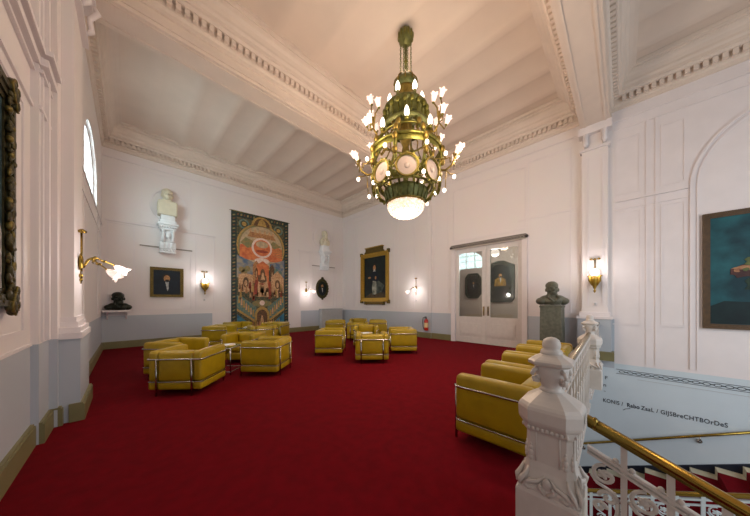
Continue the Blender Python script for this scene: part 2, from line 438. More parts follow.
# blind arch
MR = frame_m((XR, 0, 0), (0, -1, 0), (0, 0, 1))
for rr, w, d in ((1.45, 0.05, 0.03), (1.36, 0.03, 0.018)):
    o_ = [(-v, z) for v, z in circ(-2.45, 3.82, rr, rr, 40, 0, PI)]; i_ = [(-v, z) for v, z in circ(-2.45, 3.82, rr - w, rr - w, 40, 0, PI)]
    for k in range(40):
        qd = [o_[k], o_[k + 1], i_[k + 1], i_[k]]
        b.poly(qd, 0.0, d, WHITE, MR)
    mould(b, 'r', -2.45 + rr - w, -2.45 + rr, 0.0, 3.82, d); mould(b, 'r', -2.45 - rr, -2.45 - rr + w, 0.0, 3.82, d)
trim(b)
b = MB()   # left wall mouldings stepping round the pilaster
for z, h, d in ((3.30, 0.035, 0.02), (3.66, 0.03, 0.03), (3.74, 0.07, 0.06), (3.86, 0.05, 0.09)):
    mould(b, 'l', 0.3, 4.05, z, z + h, d); mould(b, 'l', 4.05, 4.48, z, z + h, d, -0.62); (mould(b, 'l', 5.95, YB, z, z + h, d * 0.6, XLF) if z < 3.7 else None)
panel(b, 'l', 0.4, 3.80, 1.12, 3.2); panel(b, 'l', 6.2, 6.65, 1.1, 3.6, base=XLF); panel(b, 'l', 9.35, 10.5, 1.1, 3.6, base=XLF)
mould(b, 'l', 4.28, 4.36, 1.0, 5.8, 0.03, -0.62); mould(b, 'l', 4.12, 4.17, 1.0, 5.8, 0.015, -0.62)
mould(b, 'l', 0.3, 4.05, 0.975, 1.0, 0.012)
trim(b)
# pilaster bases and capitals
b = MB()
for (x1, y0, y1, z0, z1) in ((-0.385, 4.53, 5.48, 0.97, 1.04), (-0.40, 4.56, 5.46, 1.04, 1.10), (-0.425, 4.62, 5.44, 1.10, 1.16), (-0.44, 4.64, 5.43, 1.16, 1.22),
                             (-0.40, 4.62, 5.46, 5.05, 5.11), (-0.36, 4.60, 5.50, 5.55, 5.66), (-0.33, 4.58, 5.55, 5.66, 5.75)):
    b.box(-0.6, x1, y0, y1, z0, z1, WHITE)
for y in (4.78, 5.28):
    b.tube([(-0.42, y, 5.12), (-0.36, y, 5.2), (-0.38, y, 5.36), (-0.30, y, 5.5), (-0.34, y, 5.58)], 0.06, WHITE, 8, rads=[0.02, 0.035, 0.03, 0.035, 0.02])
trim(b)
b = MB()   # right wall pilasters under both beams
b.box(XR - 0.13, XR, 0.24, 0.72, 0.0, 5.6, WALL); b.box(XR - 0.22, XR, 0.18, 0.80, 0.0, 0.985, WALL); b.box(XR - 0.25, XR, 0.16, 0.82, 0.985, 1.05, WHITE); b.box(XR - 0.19, XR, 0.2, 0.77, 1.05, 1.15, WHITE)
for y in (0.33, 0.61): b.box(XR - 0.145, XR, y - 0.02, y + 0.02, 1.3, 5.0, WHITE)
b.box(XR - 0.18, XR, 0.2, 0.76, 5.18, 5.24, WHITE); b.box(XR - 0.26, XR, 0.16, 0.78, 5.56, 5.75, WHITE)
for y in (0.30, 0.64):
    b.tube([(XR - 0.14, y, 5.26), (XR - 0.22, y, 5.34), (XR - 0.18, y, 5.44), (XR - 0.28, y, 5.55)], 0.05, WHITE, 8, rads=[0.03, 0.06, 0.05, 0.06])
b.box(XR - 0.05, XR, B1[0], B1[1], 0.0, 5.75, WALL); b.box(XR - 0.07, XR, B1[0] + 0.12, B1[1] - 0.12, 1.1, 5.4, WALL); b.box(XR - 0.14, XR, B1[0] - 0.05, B1[1] + 0.05, 5.5, 5.75, WHITE)
trim(b)

# baseboards
b = MB()
for (x1, y0, y1) in ((XL + 0.035, 0.3, 4.05), (-0.585, 4.05, 4.48), (-0.525, 4.48, 4.56), (-0.365, 4.53, 5.49), (-0.585, 5.49, 5.98), (XLF + 0.035, 5.98, YB)):
    b.box(x1 - 0.12, x1, y0, y1, 0, 0.19, BASE); b.box(x1 - 0.12, x1 - 0.012, y0, y1, 0.19, 0.21, BASE)
b.build('baseboard_left', kind='structure')
b = MB(); b.box(XLF, XR, YB - 0.035, YB, 0, 0.19, BASE); b.box(XLF, XR, YB - 0.022, YB, 0.19, 0.21, BASE); b.build('baseboard_back', kind='structure')
b = MB()
for y0, y1, d in ((DY1 + 0.14, 5.2, 0.035), (5.2, 5.75, 0.08), (5.75, YB, 0.035), (0.82, DY0 - 0.14, 0.035), (FLOOR_EDGE, 0.82, 0.25)):
    b.box(XR - d, XR, y0, y1, 0, 0.19, BASE); b.box(XR - d + 0.012, XR, y0, y1, 0.19, 0.21, BASE)
b.build('baseboard_right', kind='structure')

# windows of the left wall: glazing bars and glass
def window(n, x, y0, y1, z0, zs, rz):
    b = MB(); c = (y0 + y1) / 2; r = (y1 - y0) / 2
    M = frame_m((x - 0.11, 0, 0), (0, 1, 0), (0, 0, 1))
    out = [(y0, z0)] + [(y1, z0)] + circ(c, zs, r, rz, 24, 0, PI)
    inn = [(y0 + 0.07, z0 + 0.07), (y1 - 0.07, z0 + 0.07)] + circ(c, zs, r - 0.07, rz - 0.07, 24, 0, PI)
    b.ring(out, inn, -0.03, 0.05, WHITE, M)
    for k in range(1, 4):
        y = y0 + (y1 - y0) * k / 4; h = zs + rz * math.sqrt(max(0, 1 - ((y - c) / r) ** 2)); b.box(y - 0.02, y + 0.02, z0, h, -0.02, 0.03, WHITE, M)
    for z in (zs, zs + rz * 0.5):
        hw = r * math.sqrt(1 - ((z - zs) / rz) ** 2); b.box(c - hw, c + hw, z - 0.02, z + 0.02, -0.02, 0.03, WHITE, M)
    o = b.build('window_%d' % n, kind='structure')
    g = MB(); g.poly(inn, -0.006, 0.006, CLEAR, M); g.build('glass_pane', o)
window(1, XL, *WN, WZ0, WZS, WRISE); window(2, XLF, *WF, FZ0, FZS, FRISE)

# mirror-glazed double door
dr = bpy.data.objects.new('door_1', None); C.objects.link(dr); dr.location = (XR, DY0, 0); dr['kind'] = 'structure'
b = MB(); w = DY1 - DY0
for y0, y1, z0, z1 in ((-0.12, 0.0, 0, DZ + 0.1), (w, w + 0.12, 0, DZ + 0.1), (-0.12, w + 0.12, DZ, DZ + 0.1)):
    b.box(-0.05, 0.12, y0, y1, z0, z1, WHITE)
for y0, y1, z0, z1 in ((-0.14, -0.10, 0, DZ + 0.1), (w + 0.10, w + 0.14, 0, DZ + 0.1)): b.box(-0.07, 0.0, y0, y1, z0, z1, WHITE)
b.build('frame', dr)
b = MB()
DK = mat('door_header_pattern', (52, 44, 40), 0.5, noise=0.2, nscale=20)
b.box(-0.09, -0.05, -0.12, w + 0.12, DZ + 0.0, DZ + 0.13, mat('header_ground', (206, 196, 184), 0.5, noise=0.1))
k = 0; y = -0.1
while y < w + 0.06:
    b.tube([(-0.095, y + 0.035 + 0.025 * math.cos(a * PI / 4), DZ + 0.065 + 0.04 * math.sin(a * PI / 4)) for a in range(8)], 0.011, DK, 5, closed=True)
    b.box(-0.098, -0.09, y + 0.06, y + 0.095, DZ + 0.04, DZ + 0.09, DK); y += 0.085
b.box(-0.1, -0.05, -0.12, w + 0.12, DZ + 0.12, DZ + 0.145, DK)
for y in (-0.13, w + 0.13): b.ell((-0.08, y, DZ + 0.07), (0.045, 0.05, 0.05), DK)
b.build('header_band', dr)
def leaf(y0, y1, hinge, ang, hs):
    e = bpy.data.objects.new('door_leaf', None); C.objects.link(e); e.parent = dr; e.location = (0.02, hinge, 0); e.rotation_euler = (0, 0, ang)
    a, c = y0 - hinge, y1 - hinge
    f = MB(); st = 0.12
    f.box(0, 0.05, a, a + st, 0.01, DZ, IRON); f.box(0, 0.05, c - st, c, 0.01, DZ, IRON)
    f.box(0, 0.05, a, c, 0.01, 0.20, IRON); f.box(0, 0.05, a, c, 0.74, 0.90, IRON); f.box(0, 0.05, a, c, DZ - 0.16, DZ, IRON)
    f.box(0.015, 0.045, a + st, c - st, 0.2, 0.74, IRON)
    f.box(-0.008, 0.02, a + st + 0.07, c - st - 0.06, 0.26, 0.68, IRON); f.box(-0.022, 0.0, a + st + 0.11, c - st - 0.11, 0.32, 0.62, IRON)
    f.build('leaf_frame', e)
    g = MB(); g.box(0.012, 0.024, a + st, c - st, 0.9, DZ - 0.16, CLEAR); g.build('glass_pane', e)
    hy = (c - 0.06) if hs > 0 else (a + 0.06)
    h = MB(); h.box(-0.012, 0, hy - 0.02, hy + 0.02, 0.95, 1.25, BRASS); h.tube([(-0.012, hy, 1.0), (-0.05, hy, 1.02), (-0.05, hy, 1.18), (-0.012, hy, 1.2)], 0.009, BRASS); h.build('door_handle', e)
leaf(w / 2 + 0.008, w - 0.004, w - 0.004, 0.0, -1)
leaf(0.004, w / 2 - 0.008, 0.004, 0.0, 1)
# corridor seen through the glazed doors
CORR = mat('corridor_wall', (196, 176, 164), 0.6, noise=0.05, nscale=3)
XC = 11.0
b = MB(); b.box(XC, XC + 0.1, 0.8, 7.2, -0.1, 3.9, CORR); b.box(XR + 0.3, XC, 0.7, 0.8, -0.1, 3.9, CORR); b.box(XR + 0.3, XC, 7.2, 7.3, -0.1, 3.9, CORR)
b.box(XR + 0.3, XC, 0.8, 7.2, 3.8, 3.9, WHITE); b.box(XR + 0.1, XC, 0.8, 7.2, -0.1, 0.0, CARPET); b.box(XC - 0.03, XC, 0.8, 7.2, 0, 0.2, BASE)
b.build('wall_corridor', kind='structure')

# stair wall: chain frieze, skirting
b = MB()
M = frame_m((XR, 0, 0), (0, -1, 0), (0, 0, 1))
b.box(-0.1, 5.5, -0.215, -0.207, 0, 0.006, INK, M); b.box(-0.1, 5.5, -0.315, -0.307, 0, 0.006, INK, M)
u = -0.05
while u < 3.4:
    b.ring(circ(u + 0.05, -0.261, 0.055, 0.032, 12), circ(u + 0.05, -0.261, 0.042, 0.02, 12), 0, 0.006, INK, M); b.box(u + 0.10, u + 0.14, -0.27, -0.252, 0, 0.006, INK, M); u += 0.135
b.box(0.25, 5.5, -0.395, -0.389, 0, 0.006, DADO, M)
trim(b)
b = MB()
pts = [(-1.6, far_tread(1.6) - 0.1), (-1.6, far_tread(1.6) + 0.13), (2.75, far_tread(-2.75) + 0.13), (2.75, far_tread(-2.75) - 0.1)]
b.poly(pts, 0, 0.03, NAVY, M); trim(b)

# ------------------------------------------------------------------ armchairs
def armchair(label, loc, rz, group):
    t = thing('armchair', label, 'armchair', loc, rz, group)
    for s in (-1, 1):
        a = MB(); x0, x1 = sorted((s * 0.38, s * 0.25)); a.rbox(x0, x1, -0.35, 0.35, 0.21, 0.665, 0.045, LEATHER, seg=4, puff=0.006); a.rbox(x0, x1, -0.35, 0.35, 0.085, 0.205, 0.03, LEATHER); a.build('arm', t)
    a = MB(); a.rbox(-0.25, 0.25, -0.35, -0.19, 0.21, 0.655, 0.045, LEATHER, seg=4, puff=0.01); a.rbox(-0.25, 0.25, -0.35, -0.2, 0.085, 0.205, 0.03, LEATHER); a.build('backrest', t)
    a = MB(); a.rbox(-0.248, 0.248, -0.19, 0.35, 0.26, 0.43, 0.05, LEATHER, seg=4, puff=0.018); a.build('seat_cushion', t)
    a = MB(); a.rbox(-0.248, 0.248, -0.19, 0.345, 0.085, 0.255, 0.035, LEATHER, seg=3); a.build('seat_base', t)
    def u(z, r, nm):
        c = MB(); p = []
        k = 0.03; X = 0.374 + r; Y = -0.346 - r; F = 0.348 + r
        p += [(-0.33, F, z), (-X + k, F, z), (-X, F - k, z)]
        for i in range(5): a_ = PI + PI / 2 * i / 4; p.append((-X + k + k * math.cos(a_), Y + k + k * math.sin(a_), z))
        for i in range(5): a_ = 1.5 * PI + PI / 2 * i / 4; p.append((X - k + k * math.cos(a_), Y + k + k * math.sin(a_), z))
        p += [(X, F - k, z), (X - k, F, z), (0.33, F, z)]; c.tube(p, r, CHROME, 8); c.build(nm, t)
    u(0.545, 0.0125, 'top_rail'); u(0.207, 0.007, 'lower_rail')
    for x, y in ((-0.25, -0.359), (0.25, -0.359), (-0.33, 0.3605), (0.33, 0.3605)):
        c = MB(); c.tube([(x, y, 0.0), (x, y, 0.55)], 0.0125, CHROME, 8); c.build('leg', t)
    return t
def face(fx, fy): return math.atan2(-fx, fy)
G1, G2, G3, G4, G5 = 'armchairs around the nearest left table', 'armchairs around the table before the tapestry', 'armchairs around the middle table', 'armchairs around the far right table', 'armchairs in a row along the balustrade'
chairs = [
 ('mustard leather armchair nearest on the left, its back with two chrome tubes toward us', (0.72, 4.98), (0.66, 0.75), G1),
 ('mustard armchair at far left, directly behind the nearest left chair', (0.70, 6.12), (0.64, -0.77), G1),
 ('mustard armchair right of the small glass table, its long side facing us', (2.0, 5.06), (-0.68, 0.73), G1),
 ('mustard armchair behind the small glass table, open seat facing the viewer', (1.98, 6.4), (-0.66, -0.75), G1),
 ('mustard armchair left of the tapestry, first by the back wall', (2.06, 8.98), (0.75, -0.66), G2),
 ('mustard armchair under the left edge of the tapestry', (2.85, 9.98), (0.15, -0.99), G2),
 ('mustard armchair under the middle of the tapestry, back toward us', (3.05, 8.2), (0.1, 0.99), G2),
 ('mustard armchair at the right foot of the tapestry', (3.82, 8.95), (-0.75, -0.66), G2),
 ('mustard armchair at the left of the middle group, standing alone on red carpet', (3.90, 5.60), (0.72, -0.69), G3),
 ('mustard armchair at the front of the middle group, chrome back legs toward us', (4.14, 4.26), (0.66, 0.75), G3),
 ('mustard armchair at the right of the middle group, toward the fire extinguisher', (5.49, 4.40), (-0.72, 0.69), G3),
 ('mustard armchair just behind the front chair of the middle group, facing the viewer', (5.34, 5.74), (-0.69, -0.72), G3),
 ('mustard armchair farthest left of the far group, by the radiator cabinet', (5.95, 8.2), (0.7, -0.7), G4),
 ('mustard armchair in the far group, below the left of the gold framed portrait', (6.06, 6.95), (0.7, 0.7), G4),
 ('mustard armchair in the far group nearest the corner of the room', (7.25, 8.3), (-0.7, -0.7), G4),
 ('mustard armchair in the far group beneath the gold framed portrait', (7.25, 7.08), (-0.72, 0.69), G4),
 ('mustard armchair nearest the white newel post, its long side filling the front right', (2.75, 0.86), (0, 1), G5),
 ('second mustard armchair of the balustrade row, counted from the near newel post', (3.57, 0.89), (0, 1), G5),
 ('third mustard armchair of the balustrade row, counted from the near newel post', (4.39, 0.93), (0, 1), G5),
 ('last mustard armchair of the balustrade row, closest to the stone bust', (5.21, 0.97), (0, 1), G5)]
proto = None
for lab, p, f, g in chairs:
    if proto is None: proto = armchair(lab, (p[0], p[1], 0), face(*f), g)
    else: dup(proto, (p[0], p[1], 0), face(*f), lab, g)

# small glass tables
def side_table(label, loc, rz):
    t = thing('side_table', label, 'table', loc, rz, 'small glass tables between the armchairs')
    a = MB(); a.rbox(-0.24, 0.24, -0.24, 0.24, 0.52, 0.535, 0.006, CLEAR); a.build('glass_top', t)
    a = MB()
    for p, q in (((-0.23, -0.23), (0.23, -0.23)), ((0.23, -0.23), (0.23, 0.23)), ((0.23, 0.23), (-0.23, 0.23)), ((-0.23, 0.23), (-0.23, -0.23))):
        a.tube([(p[0], p[1], 0.508), (q[0], q[1], 0.508)], 0.011, CHROME); a.tube([(p[0], p[1], 0.06), (q[0], q[1], 0.06)], 0.008, CHROME)
    a.build('frame', t)
    for x in (-0.23, 0.23):
        for y in (-0.23, 0.23):
            a = MB(); a.tube([(x, y, 0), (x, y, 0.515)], 0.012, CHROME); a.build('leg', t)
    return t
TP = [('small glass and chrome table between the nearest left armchairs', (1.38, 5.62, 0), 0.8),
      ('small glass table among the armchairs in front of the tapestry', (2.9, 9.0, 0), 0.4),
      ('small glass table in the middle group of armchairs', (4.66, 5.04, 0), 0.8)]
st = side_table(*TP[0])
for l, p, r in TP[1:]: dup(st, p, r, l)
for l, (x, y, z), r in TP:
    a = MB()
    for k in range(2):
        pts = [(-0.11, 0, 0.0), (-0.06, 0, 0.012), (0, 0, 0.004), (0.06, 0, 0.012), (0.11, 0, 0.0)]
        vs = [(px, yy, pz + 0.004 * k + dz) for dz in (0, 0.003) for yy in (-0.15, 0.15) for px, _, pz in pts]
        n = 5; fs = []
        for i in range(4): fs += [(i, i + 1, n + i + 1, n + i), (10 + i, 10 + n + i, 10 + n + i + 1, 10 + i + 1), (i, 10 + i, 11 + i, i + 1), (n + i, n + i + 1, 10 + n + i + 1, 10 + n + i)]
        fs += [(0, n, 10 + n, 10), (4, 14, 19, 9)]
        a.add(vs, fs, LABELW if k == 0 else PLASTER, RZ(0.3 * k))
    o = a.build('brochure'); o.location = (x + 0.02, y, z + 0.5355); o.rotation_euler = (0, 0, r + 0.3)
    tag(o, l.replace('small glass and chrome table', 'pale open brochure on the glass table').replace('small glass table', 'pale open brochure on the glass table'), 'brochure', 'brochures on the glass tables')

# ------------------------------------------------------------------ sculpted busts
def bust(name, parent, m, hc=0.26, hd=0.34, wide=0.7, deep=0.30, headw=1.0, beard=False, voxel=0.011, robe=False):
    # chest of height hc resting on z = 0, head of height hd above it; faces local -Y
    a = MB(); w = wide / 2; d = deep / 2; k = hd / 0.272
    E = lambda c, r: a.ell((c[0] * w, c[1] * d, c[2] * hc), (r[0] * w, r[1] * d, r[2] * hc), m)
    z0 = hc * 0.98
    def H(c, r): a.ell((c[0] * k * headw, (c[1] + 0.0) * k, z0 + (c[2] - 0.345) * k), (r[0] * k * headw, r[1] * k, r[2] * k), m)
    E((0, 0, 0.42), (0.78, 1.0, 0.45)); E((0, -0.15, 0.40), (0.62, 1.0, 0.42))
    for q in (-1, 1):
        E((q * 0.66, 0.05, 0.36), (0.34, 0.85, 0.38)); E((q * 0.36, 0.05, 0.62), (0.40, 0.75, 0.34)); E((q * 0.18, 0.05, 0.82), (0.26, 0.6, 0.26))
    a.tube([(0, 0, 0), (0, 0, 0.35 * hc)], 0.1, m, 16, rads=[0.5 * w, 0.62 * w])
    a.tube([(0, 0.02, 0.6 * hc), (0, 0.01, z0), (0, -0.01 * k, z0 + 0.08 * k)], 0.07, m, 14, rads=[0.11 * k * headw, 0.078 * k * headw, 0.074 * k * headw])
    H((0, 0.01, 0.495), (0.092, 0.115, 0.115)); H((0, -0.025, 0.43), (0.078, 0.085, 0.085)); H((0, -0.072, 0.372), (0.045, 0.036, 0.032)); H((0, 0.02, 0.42), (0.075, 0.085, 0.07))
    a.tube([(0, -0.10 * k, z0 + 0.135 * k), (0, -0.138 * k, z0 + 0.085 * k)], 0.02, m, 8, rads=[0.014 * k, 0.024 * k])
    for q in (-1, 1):
        H((q * 0.037, -0.094, 0.49), (0.03, 0.02, 0.012)); H((q * 0.094, 0.01, 0.44), (0.015, 0.028, 0.038)); H((q * 0.05, -0.08, 0.43), (0.028, 0.02, 0.024)); H((q * 0.036, -0.098, 0.466), (0.013, 0.010, 0.009))
    H((0, -0.104, 0.396), (0.03, 0.012, 0.009)); H((0, -0.102, 0.384), (0.025, 0.012, 0.008))
    H((0, 0.035, 0.525), (0.10, 0.108, 0.088)); H((0, 0.08, 0.46), (0.08, 0.05, 0.08))
    if beard: H((0, -0.07, 0.345), (0.062, 0.056, 0.072)); H((0, -0.105, 0.404), (0.05, 0.022, 0.016))
    for q in (-1, 1): a.tube([(q * 0.20 * w, -0.4 * d, 0.98 * hc), (q * 0.30 * w, -1.0 * d, 0.68 * hc), (q * 0.06 * w, -1.2 * d, 0.30 * hc)], 0.022, m, 8, rads=[0.02, 0.03, 0.018])
    if robe: a.tube([(-0.8 * w, -0.5 * d, 0.7 * hc), (0, -1.1 * d, 0.3 * hc), (0.8 * w, -0.3 * d, 0.6 * hc)], 0.035, m, 8)
    o = a.build(name, parent)
    r = o.modifiers.new('remesh', 'REMESH'); r.mode = 'VOXEL'; r.voxel_size = voxel; r.use_smooth_shade = True
    sm = o.modifiers.new('smooth', 'SMOOTH'); sm.iterations = 2; sm.factor = 0.5
    return o
# stone bust on its pedestal by the right wall
p = thing('pedestal', 'tall square grey-green stone pedestal carrying a bust beside the glazed door', 'pedestal', (7.72, 1.27, 0), 0)
a = MB(); a.sqlathe([(0.27, 0.01, 0), (0.27, 0.01, 0.12), (0.235, 0.01, 0.14)], STONE); a.build('plinth', p)
a = MB(); a.sqlathe([(0.235, 0.012, 0.14), (0.225, 0.012, 1.26)], STONE); a.build('shaft', p)
a = MB(); a.sqlathe([(0.235, 0.01, 1.26), (0.24, 0.01, 1.30), (0.22, 0.01, 1.32)], STONE); a.build('cap', p)
p = bust('portrait_bust', None, STONE2, 0.26, 0.36, 0.72, 0.36, 1.08, voxel=0.011); p.location = (7.72, 1.27, 1.328); p.rotation_euler = (0, 0, math.radians(-68))
tag(p, 'grey-green bust of a man in a jacket on the tall stone pedestal', 'bust')
# dark bust on a wall shelf at the far left corner
s = thing('wall_shelf', 'small white shelf with dark bust in the far left corner', 'shelf', (-0.235, YB, 1.10), 0)
a = MB(); a.rbox(-0.29, 0.30, -0.38, 0, 0.0, 0.06, 0.012, WHITE); a.build('board', s)
for x in (-0.2, 0.2):
    a = MB(); a.poly([(0, 0), (0.24, 0), (0.2, -0.05), (0.08, -0.1), (0.03, -0.2), (0, -0.22)], -0.02, 0.02, WHITE, frame_m((x, 0, 0), (0, -1, 0), (0, 0, 1))); a.build('bracket', s)
p = bust('portrait_bust', None, DARKBRONZE, 0.22, 0.33, 0.60, 0.28, 1.15, beard=True, voxel=0.011); p.location = (-0.20, YB - 0.215, 1.162); p.rotation_euler = (0, 0, math.radians(14))
tag(p, 'black bronze bearded bust on the white corner shelf', 'bust')
# high brackets with cream busts
def bracket(label, x):
    t = thing('console_bracket', label, 'bracket', (x, YB - 0.015, 3.02), 0, 'ornate white consoles under the high busts')
    t.scale = (0.82, 1, 1)
    def blk(nm, rows):
        a = MB()
        for w, d, z0, z1 in rows: a.rbox(-w, w, -d, 0, z0, z1, 0.012, PLASTER, seg=2)
        return a
    a = blk('', [(0.26, 0.20, 0.0, 0.05), (0.22, 0.22, 0.05, 0.12), (0.25, 0.25, 0.12, 0.34)])
    for x_ in (-0.12, 0, 0.12): a.ell((x_, -0.255, 0.24), (0.035, 0.03, 0.09), PLASTER)
    for x_ in (-0.2, -0.1, 0, 0.1, 0.2): a.ell((x_, -0.22, 0.085), (0.04, 0.025, 0.03), PLASTER)
    a.build('lower_block', t)
    a = blk('', [(0.19, 0.24, 0.34, 0.72)])
    for sx in (-1, 1):
        a.tube([(sx * 0.15, -0.25 - 0.07 * math.sin(i / 10 * PI), 0.36 + 0.38 * i / 10) for i in range(11)], 0.05, PLASTER, 8)
        a.ell((sx * 0.15, -0.30, 0.68), (0.055, 0.08, 0.08), PLASTER)
    a.ell((0, -0.27, 0.56), (0.09, 0.07, 0.12), PLASTER); a.ell((0, -0.32, 0.50), (0.04, 0.04, 0.05), PLASTER)
    a.build('scroll_body', t)
    a = blk('', [(0.24, 0.30, 0.72, 0.80), (0.28, 0.34, 0.80, 0.88), (0.33, 0.38, 0.88, 0.95), (0.26, 0.32, 0.95, 1.05), (0.22, 0.28, 1.05, 1.22)])
    for i in range(7): a.ell((-0.24 + 0.08 * i, -0.34, 0.83), (0.03, 0.03, 0.04), PLASTER)
    a.build('top_slab', t)
    return t
bracket('ornate white plaster console under the high bust left of the tapestry', 0.93)
bracket('ornate white plaster console under the high bust right of the tapestry', 7.04)
for x, lab, sq in ((0.92, 'cream square-cut bust in a round moulding, high left of the tapestry', True), (7.04, 'cream robed bust in a round moulding, high right of the tapestry', False)):
    t = thing('wall_bust', lab, 'bust', (x, YB - 0.18, 4.24), 0)
    if sq:
        a = MB(); a.sqlathe([(0.245, 0.03, 0), (0.25, 0.03, 0.40), (0.24, 0.05, 0.45), (0.14, 0.05, 0.50)], MARBLE, Matrix.Diagonal((1.0, 0.66, 1.0, 1.0))); a.build('squared_chest', t)
        o = bust('head', t, MARBLE, 0.16, 0.40, 0.36, 0.22, 1.05, voxel=0.013); o.location = (0, -0.0, 0.36)
    else:
        o = bust('robed_figure', t, MARBLE, 0.42, 0.36, 0.56, 0.30, 1.05, beard=True, robe=True, voxel=0.013)

# ------------------------------------------------------------------ pictures
def mold_frame(b, w, h, fw, d, m, M, layers=3):
    # rectangular moulded frame centred at 0,0 in local xy, depth along z
    for i in range(layers):
        o = i * fw / layers; q = d * (1.0, 0.72, 0.45)[i % 3]
        W2, H2 = w / 2 - o, h / 2 - o; s = fw / layers
        b.ring([(-W2, -H2), (W2, -H2), (W2, H2), (-W2, H2)], [(-W2 + s, -H2 + s), (W2 - s, -H2 + s), (W2 - s, H2 - s), (-W2 + s, H2 - s)], 0, q, m, M)
def P_(b, pts, k, m, M): b.poly(pts, 0, 0.012 + 0.0022 * k, m, M)
def fig_portrait(b, s, x, y, M, coat, skin, hair, linen, k0=1):
    # half-length sitter
    P_(b, [(x - 0.5 * s, y - 0.95 * s), (x - 0.46 * s, y - 0.35 * s), (x - 0.2 * s, y - 0.18 * s), (x + 0.2 * s, y - 0.18 * s), (x + 0.46 * s, y - 0.35 * s), (x + 0.5 * s, y - 0.95 * s)], k0, coat, M)
    P_(b, [(x - 0.05 * s, y - 0.18 * s), (x + 0.10 * s, y - 0.18 * s), (x + 0.09 * s, y - 0.55 * s), (x + 0.04 * s, y - 0.68 * s)], k0 + 1, linen, M)
    P_(b, circ(x, y + 0.06 * s, 0.17 * s, 0.2 * s, 18), k0 + 1, hair, M)
    P_(b, circ(x + 0.02 * s, y, 0.13 * s, 0.18 * s, 18), k0 + 2, skin, M)
    P_(b, circ(x + 0.03 * s, y - 0.12 * s, 0.09 * s, 0.07 * s, 12), k0 + 3, hair, M)
DARKGREEN = paint('dark_green', (20, 34, 30), (12, 20, 22), 3); NAVYP = paint('navy', (16, 34, 48), (10, 20, 30), 3); COAT = paint('coat', (10, 22, 34), (14, 28, 40))
SKIN = paint('skin', (190, 140, 92), (150, 104, 64), 30); HAIR = paint('hair', (44, 32, 22)); LINEN = paint('linen', (200, 198, 190), (150, 150, 150), 20)
MB_ = lambda: MB()
BKW = lambda x, z: frame_m((x, YB, z), (1, 0, 0), (0, 0, 1))       # local z = (1,0,0)x(0,0,1) = -Y
RTW = lambda y, z: frame_m((XR, y, z), (0, -1, 0), (0, 0, 1))      # local z = -X
def LFW(y, z, x): return frame_m((x, y, z), (0, 1, 0), (0, 0, 1))  # local z = +X
OLDGOLD = mat('old_gilt', (112, 92, 40), 0.45, 0.6, noise=0.35, nscale=20, bump=0.3)

DKGILT = mat('dark_carved_gilt', (74, 66, 30), 0.5, 0.4, noise=0.5, nscale=30, bump=0.5, bscale=60); DKGILT2 = mat('lighter_carved_gilt', (120, 104, 46), 0.45, 0.5, noise=0.4, nscale=30)  # second gilt is a lighter tone for some carved bumps and corner curls
DKFRAME = mat('dark_green_frame', (40, 48, 32), 0.5, 0.2, noise=0.4, nscale=20, bump=0.3)
# small portrait left of tapestry
t = thing('framed_portrait', 'small dark half-length portrait of a man in a gilt frame under the left console', 'painting')
M = BKW(0.93, 2.055)
a = MB(); mold_frame(a, 0.86, 0.98, 0.085, 0.06, OLDGOLD, M); a.build('frame', t)
a = MB(); a.box(-0.36, 0.36, -0.42, 0.42, 0, 0.012, NAVYP, M); fig_portrait(a, 0.62, -0.02, 0.13, M, COAT, SKIN, HAIR, LINEN); a.build('canvas', t)
# oval portrait right of tapestry
t = thing('oval_portrait', 'dark oval portrait in an olive carved frame below the right console', 'painting')
M = BKW(6.98, 2.08)
a = MB()
for i, (r0, r1, d) in enumerate(((1.0, 0.86, 0.05), (0.88, 0.74, 0.08))):
    a.ring(circ(0, 0, 0.36 * r0, 0.5 * r0, 40), circ(0, 0, 0.36 * r1, 0.5 * r1, 40), 0, d, DKGILT, M)
for k in range(20):
    an = 2 * PI * k / 20; a.ell((0.33 * math.cos(an), 0.46 * math.sin(an), 0.06), (0.045, 0.045, 0.025), DKGILT, M)
a.ell((0, 0.52, 0.05), (0.08, 0.07, 0.04), DKGILT, M); a.ell((0, -0.52, 0.05), (0.06, 0.05, 0.04), DKGILT, M)
a.build('frame', t)
a = MB(); a.poly(circ(0, 0, 0.3, 0.42, 40), 0, 0.012, DARKGREEN, M); fig_portrait(a, 0.46, 0.0, 0.12, M, COAT, SKIN, HAIR, LINEN); a.build('canvas', t)
# tall portrait with crested gold frame on right wall
t = thing('framed_portrait', 'tall dark portrait in a gold frame with a crested top on the right wall', 'painting')
M = RTW(8.30, 2.57)
a = MB(); mold_frame(a, 1.80, 2.30, 0.18, 0.12, GOLD, M)
a.poly([(-0.62, 1.13), (-0.62, 1.22), (-0.55, 1.26), (-0.55, 1.40), (0.55, 1.40), (0.55, 1.26), (0.62, 1.22), (0.62, 1.13)], 0, 0.11, OLDGOLD, M)
a.poly([(-0.60, 1.40), (0.60, 1.40), (0.58, 1.44), (-0.58, 1.44)], 0, 0.13, GOLD, M)
a.poly([(-0.62, -1.13), (0.62, -1.13), (0.6, -1.28), (-0.6, -1.28)], 0, 0.09, OLDGOLD, M)
for x in (-0.60, 0.60): a.box(x - 0.05, x + 0.05, -1.30, -1.13, 0, 0.11, OLDGOLD, M)
for sx in (-1, 1):
    for sy in (-1, 1): a.box(sx * 0.9 - 0.06, sx * 0.9 + 0.06, sy * 1.15 - 0.08, sy * 1.15 + 0.08, 0, 0.10, OLDGOLD, M)
a.build('frame', t)
a = MB(); a.box(-0.74, 0.74, -0.99, 0.99, 0, 0.012, DARKGREEN, M)
DRESS = paint('pale_dress', (176, 176, 160), (74, 84, 78), 5); DRESS2 = paint('grey_dress', (84, 92, 84), (40, 52, 50), 5)
